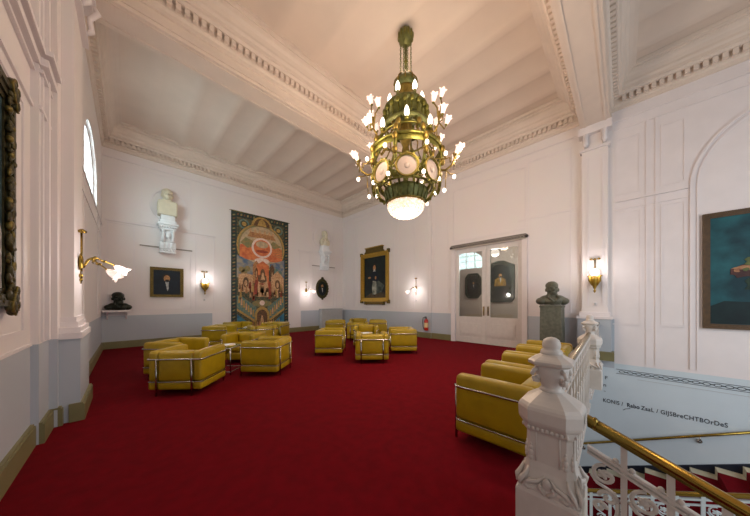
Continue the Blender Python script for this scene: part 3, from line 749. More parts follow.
P_(a, [(-0.7, -0.95), (0.7, -0.95), (0.6, -0.7), (-0.3, -0.75)], 1, paint('brown_ground', (92, 72, 44), (50, 44, 32), 4), M)
P_(a, [(-0.15, -0.85), (0.45, -0.7), (0.62, -0.4), (0.3, -0.2), (0.05, -0.05), (-0.12, -0.35)], 2, DRESS2, M)
P_(a, [(-0.15, -0.82), (0.1, -0.8), (0.12, -0.3), (0.05, -0.05), (-0.12, -0.1), (-0.18, -0.45)], 3, DRESS, M)
P_(a, [(-0.3, 0.1), (-0.12, 0.28), (0.12, 0.28), (0.3, 0.05), (0.2, -0.2), (-0.2, -0.15)], 4, COAT, M)
P_(a, circ(-0.36, 0.0, 0.10, 0.05, 12), 5, SKIN, M); P_(a, circ(0.06, -0.02, 0.05, 0.08, 10), 5, SKIN, M)
P_(a, circ(-0.02, 0.46, 0.12, 0.2, 16), 4, HAIR, M); P_(a, circ(-0.02, 0.44, 0.09, 0.14, 16), 5, SKIN, M); P_(a, [(-0.1, 0.28), (0.06, 0.28), (-0.02, 0.42)], 6, LINEN, M)
a.build('canvas', t)
# large teal painting at right edge
t = thing('large_painting', 'large dark teal figure painting in a plain brown frame above the stairs', 'painting')
M = RTW(-2.42, 2.02)
a = MB(); mold_frame(a, 2.52, 2.30, 0.095, 0.07, FRAMED, M); a.build('frame', t)
a = MB(); a.box(-1.17, 1.17, -1.06, 1.06, 0, 0.012, paint('teal_ground', (34, 92, 100), (14, 50, 60), 2.2), M)
rp = random.Random(5)
def blob(cx, cy, rx, ry, k, m, n=14, jit=0.25, rot=0.0):
    pts = []
    for q in range(n):
        an = 2 * PI * q / n; f = 1 + rp.uniform(-jit, jit); x, y = rx * f * math.cos(an), ry * f * math.sin(an)
        pts.append((cx + x * math.cos(rot) - y * math.sin(rot), cy + x * math.sin(rot) + y * math.cos(rot)))
    P_(a, pts, k, m, M)
SHORE = paint('dark_shore', (20, 44, 46), (12, 28, 32), 3)
FLESH = paint('flesh', (176, 130, 92), (140, 92, 66), 14); ROBE = paint('dull_red_robe', (92, 56, 50), (60, 36, 36), 6); OL = paint('olive_scarf', (96, 104, 58), (60, 70, 44), 8)
P_(a, [(-1.16, -1.05), (1.16, -1.05), (1.16, -0.3), (0.5, -0.2), (0.0, -0.42), (-0.4, -0.38), (-0.7, -0.62), (-1.0, -0.6), (-1.16, -0.7)], 1, SHORE, M)
blob(-0.1, -0.35, 0.55, 0.36, 2, SHORE); blob(-0.55, -0.30, 0.22, 0.16, 3, paint('shore_green', (40, 62, 44), (22, 40, 34), 6))
blob(-0.80, -0.03, 0.13, 0.10, 4, ROBE, rot=0.4); blob(-0.62, -0.10, 0.16, 0.07, 5, ROBE, rot=-0.2)
blob(-0.66, 0.16, 0.12, 0.09, 5, OL, rot=0.5)
P_(a, [(-0.92, 0.03), (-0.80, 0.08), (-0.60, 0.06), (-0.40, 0.12), (-0.15, 0.20), (-0.05, 0.10), (-0.35, 0.03), (-0.60, -0.02), (-0.82, 0.0)], 6, FLESH, M)
blob(-0.76, 0.0, 0.04, 0.03, 7, OL); blob(-0.86, -0.02, 0.035, 0.03, 7, FLESH)
blob(0.05, 0.05, 0.28, 0.3, 5, ROBE, rot=0.6); blob(0.3, -0.25, 0.4, 0.22, 4, ROBE); blob(0.14, 0.42, 0.12, 0.15, 7, FLESH, jit=0.06); blob(0.17, 0.49, 0.15, 0.12, 6, HAIR, jit=0.1)
blob(0.42, 0.1, 0.3, 0.06, 7, FLESH, rot=-0.5, jit=0.1)
a.build('canvas', t)
# painting at the left edge: carved gilt frame
t = thing('carved_frame_painting', 'teal-dark painting in a heavily carved gilt frame at the left edge', 'painting')
FX = XL
M = LFW(2.36, 2.2, FX)
a = MB(); mold_frame(a, 2.0, 1.66, 0.13, 0.05, DKGILT, M)
rc = random.Random(11)
for k in range(90):
    q = rc.random(); side = k % 3
    if side: x, y = (0.955 if side == 1 else 0.90) + rc.uniform(-0.025, 0.025), -0.8 + 1.6 * (k // 3 + rc.random()) / 30
    else: x, y = -0.9 + 1.8 * q, (0.785 if rc.random() < 0.5 else -0.785) + rc.uniform(-0.02, 0.02)
    a.ell((x, y, 0.04), (rc.uniform(0.015, 0.035), rc.uniform(0.02, 0.06), rc.uniform(0.01, 0.022)), DKGILT if k % 4 else DKGILT2, M, 8, 6, Matrix.Rotation(rc.uniform(-0.8, 0.8), 3, 'Z'))
for sy in (-1, 1):
    for (dx, dy, r) in ((0.95, 0.78, 0.06), (0.98, 0.72, 0.04), (0.90, 0.83, 0.05), (0.99, 0.83, 0.035), (0.93, 0.87, 0.03)):
        a.ell((dx, sy * dy, 0.045), (r, r * 1.2, 0.028), DKGILT, M, 10, 6); a.tube([(dx + r * 0.8 * math.cos(q), sy * dy + r * math.sin(q), 0.06) for q in (0, 1, 2, 3, 4, 5)], 0.009, DKGILT2, 5, M)
a.build('frame', t)
a = MB(); a.box(-0.88, 0.88, -0.71, 0.71, 0, 0.012, paint('grey_teal', (58, 84, 90), (30, 50, 58), 2.5), M)
P_(a, [(0.55, -0.7), (0.86, -0.7), (0.86, -0.3), (0.75, -0.05), (0.62, -0.25)], 1, LINEN, M)
P_(a, [(-0.5, -0.7), (0.2, -0.7), (0.25, -0.1), (0.0, 0.2), (-0.3, 0.1)], 1, COAT, M); P_(a, circ(-0.08, 0.32, 0.1, 0.14), 2, SKIN, M)
a.build('canvas', t)
# two pictures in the corridor behind the doors
t = thing('arched_frame_painting', 'dark green framed portrait with notched corners, seen through the right door pane', 'painting')
M = RTW(3.60, 2.25); M[0][3] = XC
a = MB(); w2, h2 = 0.56, 0.86
shape = [(-w2, -h2 + 0.15), (-w2 + 0.12, -h2), (w2 - 0.12, -h2), (w2, -h2 + 0.15), (w2, h2 - 0.2), (w2 - 0.25, h2 - 0.08), (0.15, h2), (-0.15, h2), (-w2 + 0.25, h2 - 0.08), (-w2, h2 - 0.2)]
a.ring(shape, [(x * 0.74, y * 0.82) for x, y in shape], 0, 0.08, DKFRAME, M); a.build('frame', t)
a = MB(); a.poly([(x * 0.75, y * 0.83) for x, y in shape], 0, 0.012, DARKGREEN, M); fig_portrait(a, 0.46, 0.0, 0.25, M, paint('ochre_robe', (170, 128, 48), (110, 80, 34), 8), SKIN, HAIR, LINEN); a.build('canvas', t)
t = thing('octagonal_frame_painting', 'dark picture in a clipped-corner frame, seen through the left door pane', 'painting')
M = RTW(4.73, 2.12); M[0][3] = XC
a = MB(); w2, h2 = 0.36, 0.56
shape = [(-w2, -h2 + 0.2), (-w2 + 0.15, -h2), (w2 - 0.15, -h2), (w2, -h2 + 0.2), (w2, h2 - 0.2), (w2 - 0.15, h2), (-w2 + 0.15, h2), (-w2, h2 - 0.2)]
a.ring(shape, [(x * 0.72, y * 0.82) for x, y in shape], 0, 0.08, DKFRAME, M); a.build('frame', t)
a = MB(); a.poly([(x * 0.73, y * 0.83) for x, y in shape], 0, 0.012, paint('near_black', (22, 24, 22), (12, 14, 14), 3), M); fig_portrait(a, 0.3, 0.0, 0.12, M, COAT, SKIN, HAIR, LINEN); a.build('canvas', t)

# tapestry
t = thing('tapestry', 'tall pictorial tapestry with orange arch, small buildings and blue-green border on the back wall', 'tapestry')
M = BKW(2.845, 0.30); TW, TH = 2.335, 4.72
a = MB()
def Q(pts, k, m): a.poly([(x * TW, y * TH) for x, y in pts], 0.0, 0.02 + 0.002 * k, m, M)
def QC(cx, cy, r, k, m, ry=None, a0=0, a1=2 * PI, n=36): Q([(cx + r * math.cos(a0 + (a1 - a0) * i / n), cy + (ry if ry else r * TW / TH) * math.sin(a0 + (a1 - a0) * i / n)) for i in range(n + (0 if abs(a1 - a0 - 2 * PI) < 1e-6 else 1))], k, m)
def tp(n, c, c2=None, sc=12): return paint('tapestry_' + n, c, c2, sc)
bd = tp('border', (34, 52, 50), (52, 64, 58), 14); fld = tp('field', (44, 66, 56), (116, 98, 66), 14); tan = tp('tan', (196, 142, 92), (150, 98, 64), 18); orange = tp('orange', (222, 132, 78), (196, 96, 62), 7)
gold = tp('gold', (196, 160, 92), (160, 124, 66), 20); cream = tp('cream', (222, 180, 136), (178, 128, 88), 22); blue = tp('blue', (84, 106, 134), (160, 150, 130), 6); teal = tp('teal', (66, 114, 116), (132, 132, 104), 12)
sky = tp('cloud', (206, 176, 140), (170, 150, 120), 9); redd = tp('red', (168, 84, 62), (140, 58, 44), 12); brown = tp('brown', (124, 88, 58), (84, 64, 48), 18); hill = tp('hill', (120, 124, 84), (160, 130, 84), 10); wht = tp('white', (238, 216, 200), (224, 190, 176), 14); deep = tp('deep_blue', (40, 92, 128), (70, 130, 150), 6)
Q([(0, 0), (1, 0), (1, 1), (0, 1)], 0, bd)
Q([(0.085, 0.0), (0.915, 0.0), (0.915, 0.95), (0.085, 0.95)], 1, fld)
for i in range(34):
    y = 0.012 + i * 0.0285
    for x in (0.022, 0.938): Q([(x, y), (x + 0.04, y + 0.006), (x + 0.04, y + 0.018), (x, y + 0.012)], 1, hill if i % 2 else brown)
for i in range(16):
    x = 0.09 + i * 0.052; Q([(x, 0.962), (x + 0.03, 0.966), (x + 0.03, 0.984), (x, 0.98)], 1, hill if i % 2 else brown)
for cx in (0.2, 0.8):
    QC(cx, 0.90, 0.085, 2, teal); QC(cx, 0.90, 0.06, 3, fld); QC(cx, 0.90, 0.035, 4, gold)
QC(0.5, 0.72, 0.42, 3, gold); QC(0.5, 0.72, 0.395, 4, hill); QC(0.5, 0.72, 0.37, 5, sky)
QC(0.5, 0.905, 0.18, 3, gold, 0.085, 0, PI); QC(0.5, 0.905, 0.14, 4, brown, 0.07, 0, PI); Q([(0.42, 0.91), (0.58, 0.91), (0.55, 0.955), (0.5, 0.975), (0.45, 0.955)], 5, gold)
Q([(0.13, 0.72), (0.13, 0.60), (0.87, 0.60), (0.87, 0.72), (0.78, 0.745), (0.65, 0.75), (0.5, 0.72), (0.3, 0.75), (0.2, 0.735)], 6, orange)
Q([(0.14, 0.74), (0.25, 0.70), (0.36, 0.72), (0.34, 0.77), (0.22, 0.79)], 7, hill); Q([(0.86, 0.75), (0.72, 0.72), (0.62, 0.75), (0.7, 0.79)], 7, hill)
for x in (0.3, 0.38, 0.46, 0.55, 0.63, 0.7): Q([(x - 0.03, 0.84), (x + 0.03, 0.84), (x, 0.88)], 6, cream)
Q([(0.25, 0.80), (0.75, 0.80), (0.7, 0.84), (0.3, 0.845)], 7, tan)
for an in range(5): Q([(0.87, 0.64 + an * 0.02), (0.66, 0.66 + an * 0.012), (0.87, 0.652 + an * 0.02)], 8, tan)
QC(0.5, 0.715, 0.18, 8, wht); QC(0.5, 0.715, 0.145, 9, orange); QC(0.5, 0.745, 0.11, 10, sky, 0.03); QC(0.5, 0.685, 0.11, 10, redd, 0.012)
QC(0.5, 0.60, 0.13, 9, wht, 0.025)
Q([(0.085, 0.44), (0.36, 0.44), (0.36, 0.58), (0.085, 0.63)], 7, blue); Q([(0.915, 0.44), (0.64, 0.44), (0.64, 0.58), (0.915, 0.63)], 7, blue)
for x, y in ((0.16, 0.51), (0.25, 0.52), (0.2, 0.485), (0.82, 0.50), (0.75, 0.52)): QC(x, y, 0.05, 8, hill if x < 0.5 else teal)
def house(x0, x1, y0, y1, yt, m, k):
    Q([(x0, y0), (x1, y0), (x1, y1), ((x0 + x1) / 2, yt), (x0, y1)], k, m)
    c = (x0 + x1) / 2; wv = (x1 - x0)
    QC(c, y0 + (y1 - y0) * 0.55, wv * 0.2, k + 1, brown, (y1 - y0) * 0.3); QC(c, y0 + (y1 - y0) * 0.5, wv * 0.1, k + 2, cream, (y1 - y0) * 0.18)
house(0.34, 0.46, 0.40, 0.56, 0.60, tan, 10); house(0.64, 0.72, 0.42, 0.55, 0.58, brown, 10); house(0.40, 0.62, 0.36, 0.56, 0.60, orange, 11)
house(0.11, 0.34, 0.32, 0.47, 0.48, cream, 12); house(0.66, 0.9, 0.32, 0.46, 0.52, cream, 12)
Q([(0.39, 0.28), (0.62, 0.28), (0.58, 0.46), (0.45, 0.46)], 14, cream); Q([(0.35, 0.30), (0.41, 0.30), (0.43, 0.43), (0.38, 0.43)], 15, redd); Q([(0.62, 0.29), (0.66, 0.29), (0.65, 0.42), (0.61, 0.42)], 15, redd)
Q([(0.42, 0.42), (0.5, 0.40), (0.58, 0.42), (0.57, 0.47), (0.43, 0.47)], 16, brown); Q([(0.47, 0.43), (0.55, 0.43), (0.51, 0.50)], 17, cream); Q([(0.44, 0.40), (0.56, 0.40), (0.5, 0.385)], 17, redd)
rnd = random.Random(3)
for i in range(46):
    x = 0.12 + rnd.random() * 0.76; y = 0.28 + rnd.random() * 0.10; h = 0.018 + rnd.random() * 0.02
    Q([(x - 0.018, y - h), (x + 0.018, y - h), (x + 0.008, y + h), (x - 0.008, y + h)], 13 + i % 2, (tan, cream, brown, redd, gold)[i % 5])
Q([(0.085, 0.29), (0.085, 0.17), (0.4, 0.07), (0.4, 0.19), (0.15, 0.285)], 9, teal); Q([(0.915, 0.29), (0.915, 0.17), (0.6, 0.07), (0.6, 0.19), (0.85, 0.285)], 9, teal)
for i in range(7):
    for sx in (-1, 1):
        x = 0.5 + sx * (0.38 - i * 0.038); y = 0.255 - i * 0.02
        Q([(x - 0.016, y - 0.03), (x + 0.016, y - 0.03), (x + 0.01, y + 0.022), (x, y + 0.034), (x - 0.01, y + 0.022)], 11, cream if i % 2 else gold)
Q([(0.085, 0.18), (0.085, 0.16), (0.42, 0.04), (0.42, 0.06)], 12, gold); Q([(0.915, 0.18), (0.915, 0.16), (0.58, 0.04), (0.58, 0.06)], 12, gold)
Q([(0.09, 0.02), (0.09, 0.13), (0.28, 0.05), (0.24, 0.02)], 10, deep); Q([(0.91, 0.02), (0.91, 0.13), (0.72, 0.05), (0.76, 0.02)], 10, deep)
QC(0.5, 0.22, 0.17, 10, hill, 0.03); QC(0.5, 0.225, 0.045, 12, wht); QC(0.5, 0.11, 0.13, 12, gold, 0.08, 0, PI); Q([(0.37, 0.02), (0.63, 0.02), (0.63, 0.11), (0.37, 0.11)], 12, gold); QC(0.5, 0.11, 0.09, 13, brown, 0.055, 0, PI); Q([(0.41, 0.03), (0.59, 0.03), (0.59, 0.11), (0.41, 0.11)], 13, brown); Q([(0.46, 0.03), (0.54, 0.03), (0.51, 0.11), (0.49, 0.12)], 14, cream)
for i in range(18): 
    x = 0.2 + i * 0.036; Q([(x - 0.013, 0.015), (x + 0.013, 0.015), (x + 0.006, 0.06 + 0.01 * (i % 3)), (x - 0.006, 0.06)], 15, (cream, tan, gold)[i % 3])
a.build('woven_cloth', t)
a = MB(); a.tube([(-0.06, TH - 0.02, 0.012), (TW + 0.06, TH - 0.02, 0.012)], 0.012, BRASS, 8, M); a.build('hanging_rod', t)

# ------------------------------------------------------------------ lamps
def tulip(m, L=0.15, R=0.075, M=None):
    a = MB()
    a.lathe([(0.018, 0.0), (0.03, 0.12 * L), (R * 0.62, 0.35 * L), (R * 0.72, 0.6 * L), (R * 0.70, 0.78 * L), (R * 0.85, 0.92 * L), (R * 1.05, L)], m, 20, M, True, 0.28, 5, cap=False)
    return a
def point(name, parent, loc, power, col, r=0.06):
    l = bpy.data.lights.new(name, 'POINT'); l.energy = power; l.color = col; l.shadow_soft_size = r
    o = bpy.data.objects.new(name, l); C.objects.link(o); o.location = loc
    if parent is not None: o.parent = parent
    return o
WARM = (1.0, 0.75, 0.55); LAMPC = (1.0, 0.92, 0.90)
SCP = 11.0
def arm_sconce(label, loc, rz):
    # local -Y points into the room
    t = thing('wall_sconce', label, 'wall lamp', loc, rz, 'two-armed brass wall lamps')
    a = MB(); a.tube([(0, -0.025, -0.10), (0, -0.025, 0.42)], 0.011, BRASS); a.lathe([(0.0, 0.40), (0.04, 0.41), (0.045, 0.43), (0.02, 0.45), (0.0, 0.46)], BRASS, 12, T(0, -0.03, 0)); a.ell((-0.04, -0.03, 0.43), (0.03, 0.02, 0.018), BRASS); a.ell((0.04, -0.03, 0.43), (0.03, 0.02, 0.018), BRASS)
    a.ell((0, -0.02, 0.02), (0.05, 0.025, 0.12), BRASS); a.ell((0, -0.02, -0.16), (0.022, 0.02, 0.035), BRASS); a.ell((0, -0.02, -0.21), (0.016, 0.016, 0.025), BRASS); a.tube([(0, -0.02, -0.26), (0, -0.02, -0.1)], 0.008, BRASS)
    a.build('back_plate', t)
    for s in (-1, 1):
        b = MB(); p = []
        for i in range(15):
            u = i / 14; p.append((s * (0.02 + 0.15 * u), -0.04 - (0.25 + 0.03 * s) * u, -0.05 + (0.02 + 0.05 * s) * u + 0.10 * math.sin(u * PI * 1.0) + 0.07 * math.sin(u * 2 * PI) * (1 - u)))
        b.tube(p, 0.009, BRASS, 8); b.ell(p[5], (0.022, 0.022, 0.022), BRASS); b.ell(p[9], (0.018, 0.03, 0.018), BRASS)
        b.tube([(s * 0.06, -0.12, 0.02), (s * 0.07, -0.15, 0.09), (s * 0.05, -0.18, 0.08)], 0.007, BRASS)
        ar = b.build('arm', t)
        d = Vector((s * 0.35, -0.75, -0.55)).normalized(); M = Matrix.Translation(p[-1]) @ d.to_track_quat('Z', 'Y').to_matrix().to_4x4()
        g = tulip(SHADE, 0.14, 0.075, M); g.build('lamp_shade', ar)
        g = MB(); g.ell((0, 0, 0.07), (0.028, 0.028, 0.04), BULB, M); g.build('bulb', ar)
    point('sconce_light', t, (0, -0.42, -0.06), SCP, LAMPC, 0.12)
    return t
def cup_sconce(label, loc, rz):
    t = thing('wall_sconce', label, 'wall lamp', loc, rz, 'brass cup wall lamps')
    a = MB(); a.tube([(0, -0.02, 0.0), (0, -0.02, 0.42)], 0.014, BRASS); a.lathe([(0.0, 0.41), (0.035, 0.42), (0.035, 0.45), (0, 0.46)], BRASS, 12, T(0, -0.03, 0)); a.ell((-0.07, -0.03, 0.44), (0.035, 0.02, 0.025), BRASS); a.ell((0.07, -0.03, 0.44), (0.035, 0.02, 0.025), BRASS)
    a.build('back_plate', t)
    a = MB(); a.lathe([(0.0, -0.40), (0.018, -0.38), (0.025, -0.34), (0.012, -0.31), (0.03, -0.27), (0.055, -0.18), (0.075, -0.09), (0.085, -0.02), (0.07, 0.0)], GOLD, 16, T(0, -0.13, 0), ruffle=0.12, nr=6)
    for k in range(6):
        an = PI / 3 * k + PI / 6; c, s_ = math.cos(an), math.sin(an)
        a.tube([(0.05 * c, -0.13 + 0.05 * s_, -0.22), (0.10 * c, -0.13 + 0.10 * s_, -0.10), (0.105 * c, -0.13 + 0.105 * s_, 0.0), (0.16 * c, -0.13 + 0.13 * s_, 0.02)], 0.02, GOLD, 6, rads=[0.012, 0.03, 0.024, 0.006])
    a.tube([(0, -0.02, 0.12), (0, -0.08, 0.08), (0, -0.13, -0.05)], 0.012, BRASS)
    a.build('cup', t)
    a = MB(); a.lathe([(0.03, -0.03), (0.085, 0.03), (0.10, 0.09), (0.085, 0.15), (0.05, 0.185), (0.01, 0.20)], SHADE, 18, T(0, -0.13, 0)); a.build('glass_globe', t)
    point('sconce_light', t, (0, -0.30, 0.12), SCP, LAMPC, 0.12)
    return t
arm_sconce('brass wall lamp with two lit tulip shades on the left pilaster', (-0.455, 5.0, 1.90), PI / 2)
arm_sconce('brass wall lamp with two lit shades on the back wall right of the tapestry', (6.08, YB, 1.93), 0)
arm_sconce('brass wall lamp with two lit shades on the right wall above the fire extinguisher', (XR, 5.92, 1.93), -PI / 2)
cup_sconce('gilt cup wall lamp on the back wall between small portrait and tapestry', (1.97, YB, 2.06), 0)
cup_sconce('gilt cup wall lamp on the right pilaster beside the stone bust', (XR - 0.145, 0.47, 2.02), -PI / 2)

# chandelier
CX, CY = 3.80, 2.96
t = thing('chandelier', 'large green-gold chandelier with tulip lamps, glass discs and beaded bowl, hanging from the ceiling', 'chandelier', (CX, CY, 0))
a = MB(); a.lathe([(0.0, 6.72), (0.03, 6.71), (0.035, 6.66), (0.10, 6.64), (0.135, 6.57), (0.14, 6.50), (0.12, 6.43), (0.06, 6.39), (0.02, 6.37)], BRONZED, 24)
for k in range(12): an = PI / 6 * k; a.ell((0.138 * math.cos(an), 0.138 * math.sin(an), 6.53), (0.02, 0.02, 0.07), BRONZE, None, 8, 6)
a.build('canopy', t)
a = MB(); a.tube([(0, 0, 6.40), (0, 0, 5.76)], 0.022, BRONZED, 10); a.ell((0, 0, 6.05), (0.03, 0.03, 0.04), BRONZE); a.build('suspension_rod', t)
for k in range(4):
    an = PI / 2 * k + 0.3; a = MB(); z = 6.42; i = 0
    while z > 5.72:
        M = T(0.105 * math.cos(an), 0.105 * math.sin(an), z) @ RZ(PI / 2 * (i % 2) + an)
        a.tube([(0.014 * math.cos(q * PI / 4), 0, 0.03 * math.sin(q * PI / 4)) for q in range(8)], 0.005, BRONZED, 5, M, closed=True); z -= 0.043; i += 1
    a.build('chain', t)
a = MB(); a.lathe([(0.03, 5.80), (0.09, 5.78), (0.16, 5.72), (0.21, 5.63), (0.225, 5.56), (0.20, 5.53), (0.18, 5.50)], BRONZED, 24)
for k in range(10):
    an = PI / 5 * k; a.tube([(r * math.cos(an), r * math.sin(an), z) for r, z in ((0.07, 5.80), (0.15, 5.745), (0.215, 5.66), (0.235, 5.56))], 0.012, CGILT, 6)
a.lathe([(0.18, 5.50), (0.16, 5.47), (0.14, 5.30), (0.16, 5.25)], CGILT, 20)
a.build('crown', t)
a = MB(); DZC = -0.27
a.lathe([(0.16, 5.28), (0.37, 5.30), (0.415, 5.33), (0.42, 5.38), (0.40, 5.40), (0.385, 5.36), (0.16, 5.34)], BRONZED, 32)
for k in range(20):
    an = PI / 10 * k; c, s_ = math.cos(an), math.sin(an); a.ell((0.41 * c, 0.41 * s_, 5.30), (0.045, 0.045, 0.06), BRONZE, None, 8, 6); a.tube([(0.40 * c, 0.40 * s_, 5.30), (0.37 * c, 0.37 * s_, 5.18), (0.39 * c, 0.39 * s_, 5.05)], 0.014, BRONZE, 6)
a.lathe([(0.36, 5.05), (0.42, 5.07), (0.42, 5.02), (0.37, 4.99)], BRONZED, 32, cap=False)
a.v = [Vector((v.x, v.y, v.z + DZC)) for v in a.v]
a.build('upper_corona', t)
# body cage: bowed ribs, rings and leaf scrolls
a = MB()
for k in range(8):
    an = PI / 4 * k + PI / 8; c, s_ = math.cos(an), math.sin(an)
    a.tube([(r * c, r * s_, z) for r, z in ((0.36, 4.78), (0.42, 4.62), (0.56, 4.44), (0.66, 4.26), (0.68, 4.08), (0.64, 3.88), (0.50, 3.66), (0.40, 3.50))], 0.022, BRONZE, 8, rads=[0.02, 0.025, 0.03, 0.032, 0.032, 0.03, 0.025, 0.02])
    for i, (r, z) in enumerate(((0.45, 4.58), (0.58, 4.40), (0.66, 4.20), (0.66, 3.96))):
        a.ell(((r + 0.03) * c, (r + 0.03) * s_, z), (0.05, 0.05, 0.07), CGILT, None, 8, 6)
for r, z, q in ((0.46, 4.56, 0.02), (0.66, 4.25, 0.026), (0.50, 3.58, 0.022)):
    a.tube([(r * math.cos(i * PI / 20), r * math.sin(i * PI / 20), z) for i in range(40)], q, BRONZE, 8, closed=True)
a.lathe([(0.625, 4.29), (0.64, 4.27), (0.665, 4.15), (0.65, 4.13)], BRONZE, 32, cap=False)
for k in range(16):
    an = PI / 8 * k; c, s_ = math.cos(an), math.sin(an)
    a.tube([(0.30 * c, 0.30 * s_, 4.76), (0.40 * c, 0.40 * s_, 4.68), (0.38 * c, 0.38 * s_, 4.54), (0.52 * c, 0.52 * s_, 4.36)], 0.014, CGILT, 6)
a.build('cage', t)
a = MB(); a.tube([(0, 0, 5.4), (0, 0, 3.5)], 0.05, BRONZED, 10); a.lathe([(0.05, 4.9), (0.12, 4.8), (0.14, 4.6), (0.06, 4.4), (0.10, 4.2), (0.05, 4.0)], CGILT, 16); a.build('core_stem', t)
for k in range(8):
    an = PI / 4 * k + math.radians(45 + 180 - 5); c, s_ = math.cos(an), math.sin(an)
    M = frame_m((0.61 * c, 0.61 * s_, 3.71), (-s_, c, 0), (0, 0, 1))
    a = MB(); a.ring(circ(0, 0, 0.21, n=24), circ(0, 0, 0.165, n=24), -0.02, 0.03, BRONZE, M)
    a.tube([(0.19 * math.cos(i * PI / 12), 0.19 * math.sin(i * PI / 12), 0.03) for i in range(24)], 0.013, CGILT, 6, M, closed=True)
    for i in range(12): q = PI / 6 * i; a.ell((0.218 * math.cos(q), 0.218 * math.sin(q), 0.01), (0.028, 0.028, 0.02), BRONZE, M, 8, 5)
    o = a.build('medallion', t)
    g = MB(); g.poly(circ(0, 0, 0.17, n=24), -0.008, 0.012, MEDAL, M); g.ell((0, 0, 0.012), (0.05, 0.05, 0.012), MEDAL, M, 12, 6); g.build('glass_disc', o)
a = MB(); a.lathe([(0.40, 3.55), (0.42, 3.53), (0.415, 3.49), (0.40, 3.44), (0.375, 3.38), (0.36, 3.33), (0.365, 3.30), (0.34, 3.29)], BRONZED, 32)
for k in range(24): an = PI / 12 * k; a.tube([(r * math.cos(an), r * math.sin(an), z) for r, z in ((0.42, 3.52), (0.405, 3.45), (0.385, 3.39), (0.365, 3.33))], 0.014, BRONZED, 6)
a.tube([(0.36 * math.cos(i * PI / 18), 0.36 * math.sin(i * PI / 18), 3.30) for i in range(36)], 0.02, CGILT, 6, closed=True)
a.build('lower_drum', t)
a = MB(); a.lathe([(0.33, 3.30), (0.335, 3.26), (0.315, 3.19), (0.27, 3.13), (0.20, 3.085), (0.11, 3.055), (0.01, 3.045)], BEAD, 32)
for i, (r, z) in enumerate(((0.34, 3.27), (0.335, 3.225), (0.32, 3.18), (0.29, 3.14), (0.25, 3.105), (0.19, 3.075), (0.12, 3.055))):
    n = max(8, int(r * 70))
    for k in range(n): an = 2 * PI * k / n; a.ell((r * math.cos(an), r * math.sin(an), z), (0.024, 0.024, 0.024), BEAD, None, 6, 4)
a.build('beaded_bowl', t)
def put_shade(par, p, d, L=0.13, R=0.06):
    d = Vector(d).normalized(); M = Matrix.Translation(p) @ d.to_track_quat('Z', 'Y').to_matrix().to_4x4()
    tulip(SHADE, L, R, M).build('lamp_shade', par)
def put_bulb(par, p, r=0.034, h=0.05):
    g = MB(); g.ell(p, (r, r, h), BULB, None, 10, 7); g.build('bulb', par)
CD = math.radians(218)
for k in range(4):                                   # lower, wide arms
    an = CD + math.radians((90, -90, 145, -145)[k]); c, s_ = math.cos(an), math.sin(an)
    def L(r, w, z): return (r * c - w * s_, r * s_ + w * c, z)
    a = MB(); a.tube([L(0.64, 0, 3.92), L(0.74, 0, 3.90), L(0.86, 0, 3.98), L(0.92, 0, 4.12), L(0.90, 0, 4.22)], 0.02, CGILT, 8)
    a.tube([L(0.68, 0, 4.20), L(0.76, 0, 4.12), L(0.83, 0, 4.14), L(0.84, 0, 4.04)], 0.014, CGILT, 6)
    tips = [(1.00, 0.0, 4.24), (0.92, 0.13, 4.12), (0.92, -0.13, 4.12)]
    for r, w, z in tips: a.tube([L(0.90, 0, 4.08), L((0.9 + r) / 2 + 0.02, w * 0.7, z - 0.10), L(r, w, z)], 0.012, CGILT, 6); a.ell(L(r, w, z), (0.026, 0.026, 0.03), BRONZE, None, 8, 6)
    lows = [(0.92, 0.06, 3.80), (0.72, -0.05, 3.50)]
    for r, w, z in lows: a.tube([L(0.76, 0, 3.90), L((0.76 + r) / 2, w, z + 0.05), L(r, w, z + 0.05)], 0.009, CGILT, 6)
    ar = a.build('arm', t)
    for r, w, z in tips: put_shade(ar, L(r, w, z), (0.35 * c - w * s_ * 2, 0.35 * s_ + w * c * 2, 1))
    for r, w, z in lows: put_bulb(ar, L(r, w, z), 0.034, 0.04)
for k in range(4):                                   # upper arms
    an = CD + math.radians((62, -62, 122, -122)[k]); c, s_ = math.cos(an), math.sin(an)
    a = MB(); a.tube([L(0.48, 0, 4.54), L(0.58, 0, 4.46), L(0.66, 0, 4.58), L(0.66, 0, 4.80)], 0.018, CGILT, 8)
    tips = [(0.70, 0.0, 5.02), (0.62, 0.15, 4.88), (0.62, -0.15, 4.88), (0.76, 0.10, 4.58), (0.76, -0.08, 4.66)]
    for r, w, z in tips: a.tube([L(0.66, 0, 4.60), L((0.66 + r) / 2 + 0.03, w * 0.7, z - 0.09), L(r, w, z)], 0.012, CGILT, 6); a.ell(L(r, w, z), (0.024, 0.024, 0.03), BRONZE, None, 8, 6)
    ar = a.build('arm', t)
    for r, w, z in tips: put_shade(ar, L(r, w, z), (0.3 * c - w * s_ * 1.5, 0.3 * s_ + w * c * 1.5, 1))
for k in range(16):                                  # small bulbs between the glass discs
    an = CD + PI / 8 + PI / 4 * (k // 2); c, s_ = math.cos(an), math.sin(an); z, r = ((4.02, 0.78), (3.60, 0.66))[k % 2]
    w = 0.05 if k % 4 < 2 else -0.05
    a = MB(); a.tube([(0.6 * c, 0.6 * s_, z - 0.02), ((r - 0.02) * c - w * s_ * 0.5, (r - 0.02) * s_ + w * c * 0.5, z - 0.08), (r * c - w * s_, r * s_ + w * c, z - 0.03)], 0.01, CGILT, 6); o = a.build('bulb_holder', t); put_bulb(o, (r * c - w * s_, r * s_ + w * c, z), 0.034, 0.04)
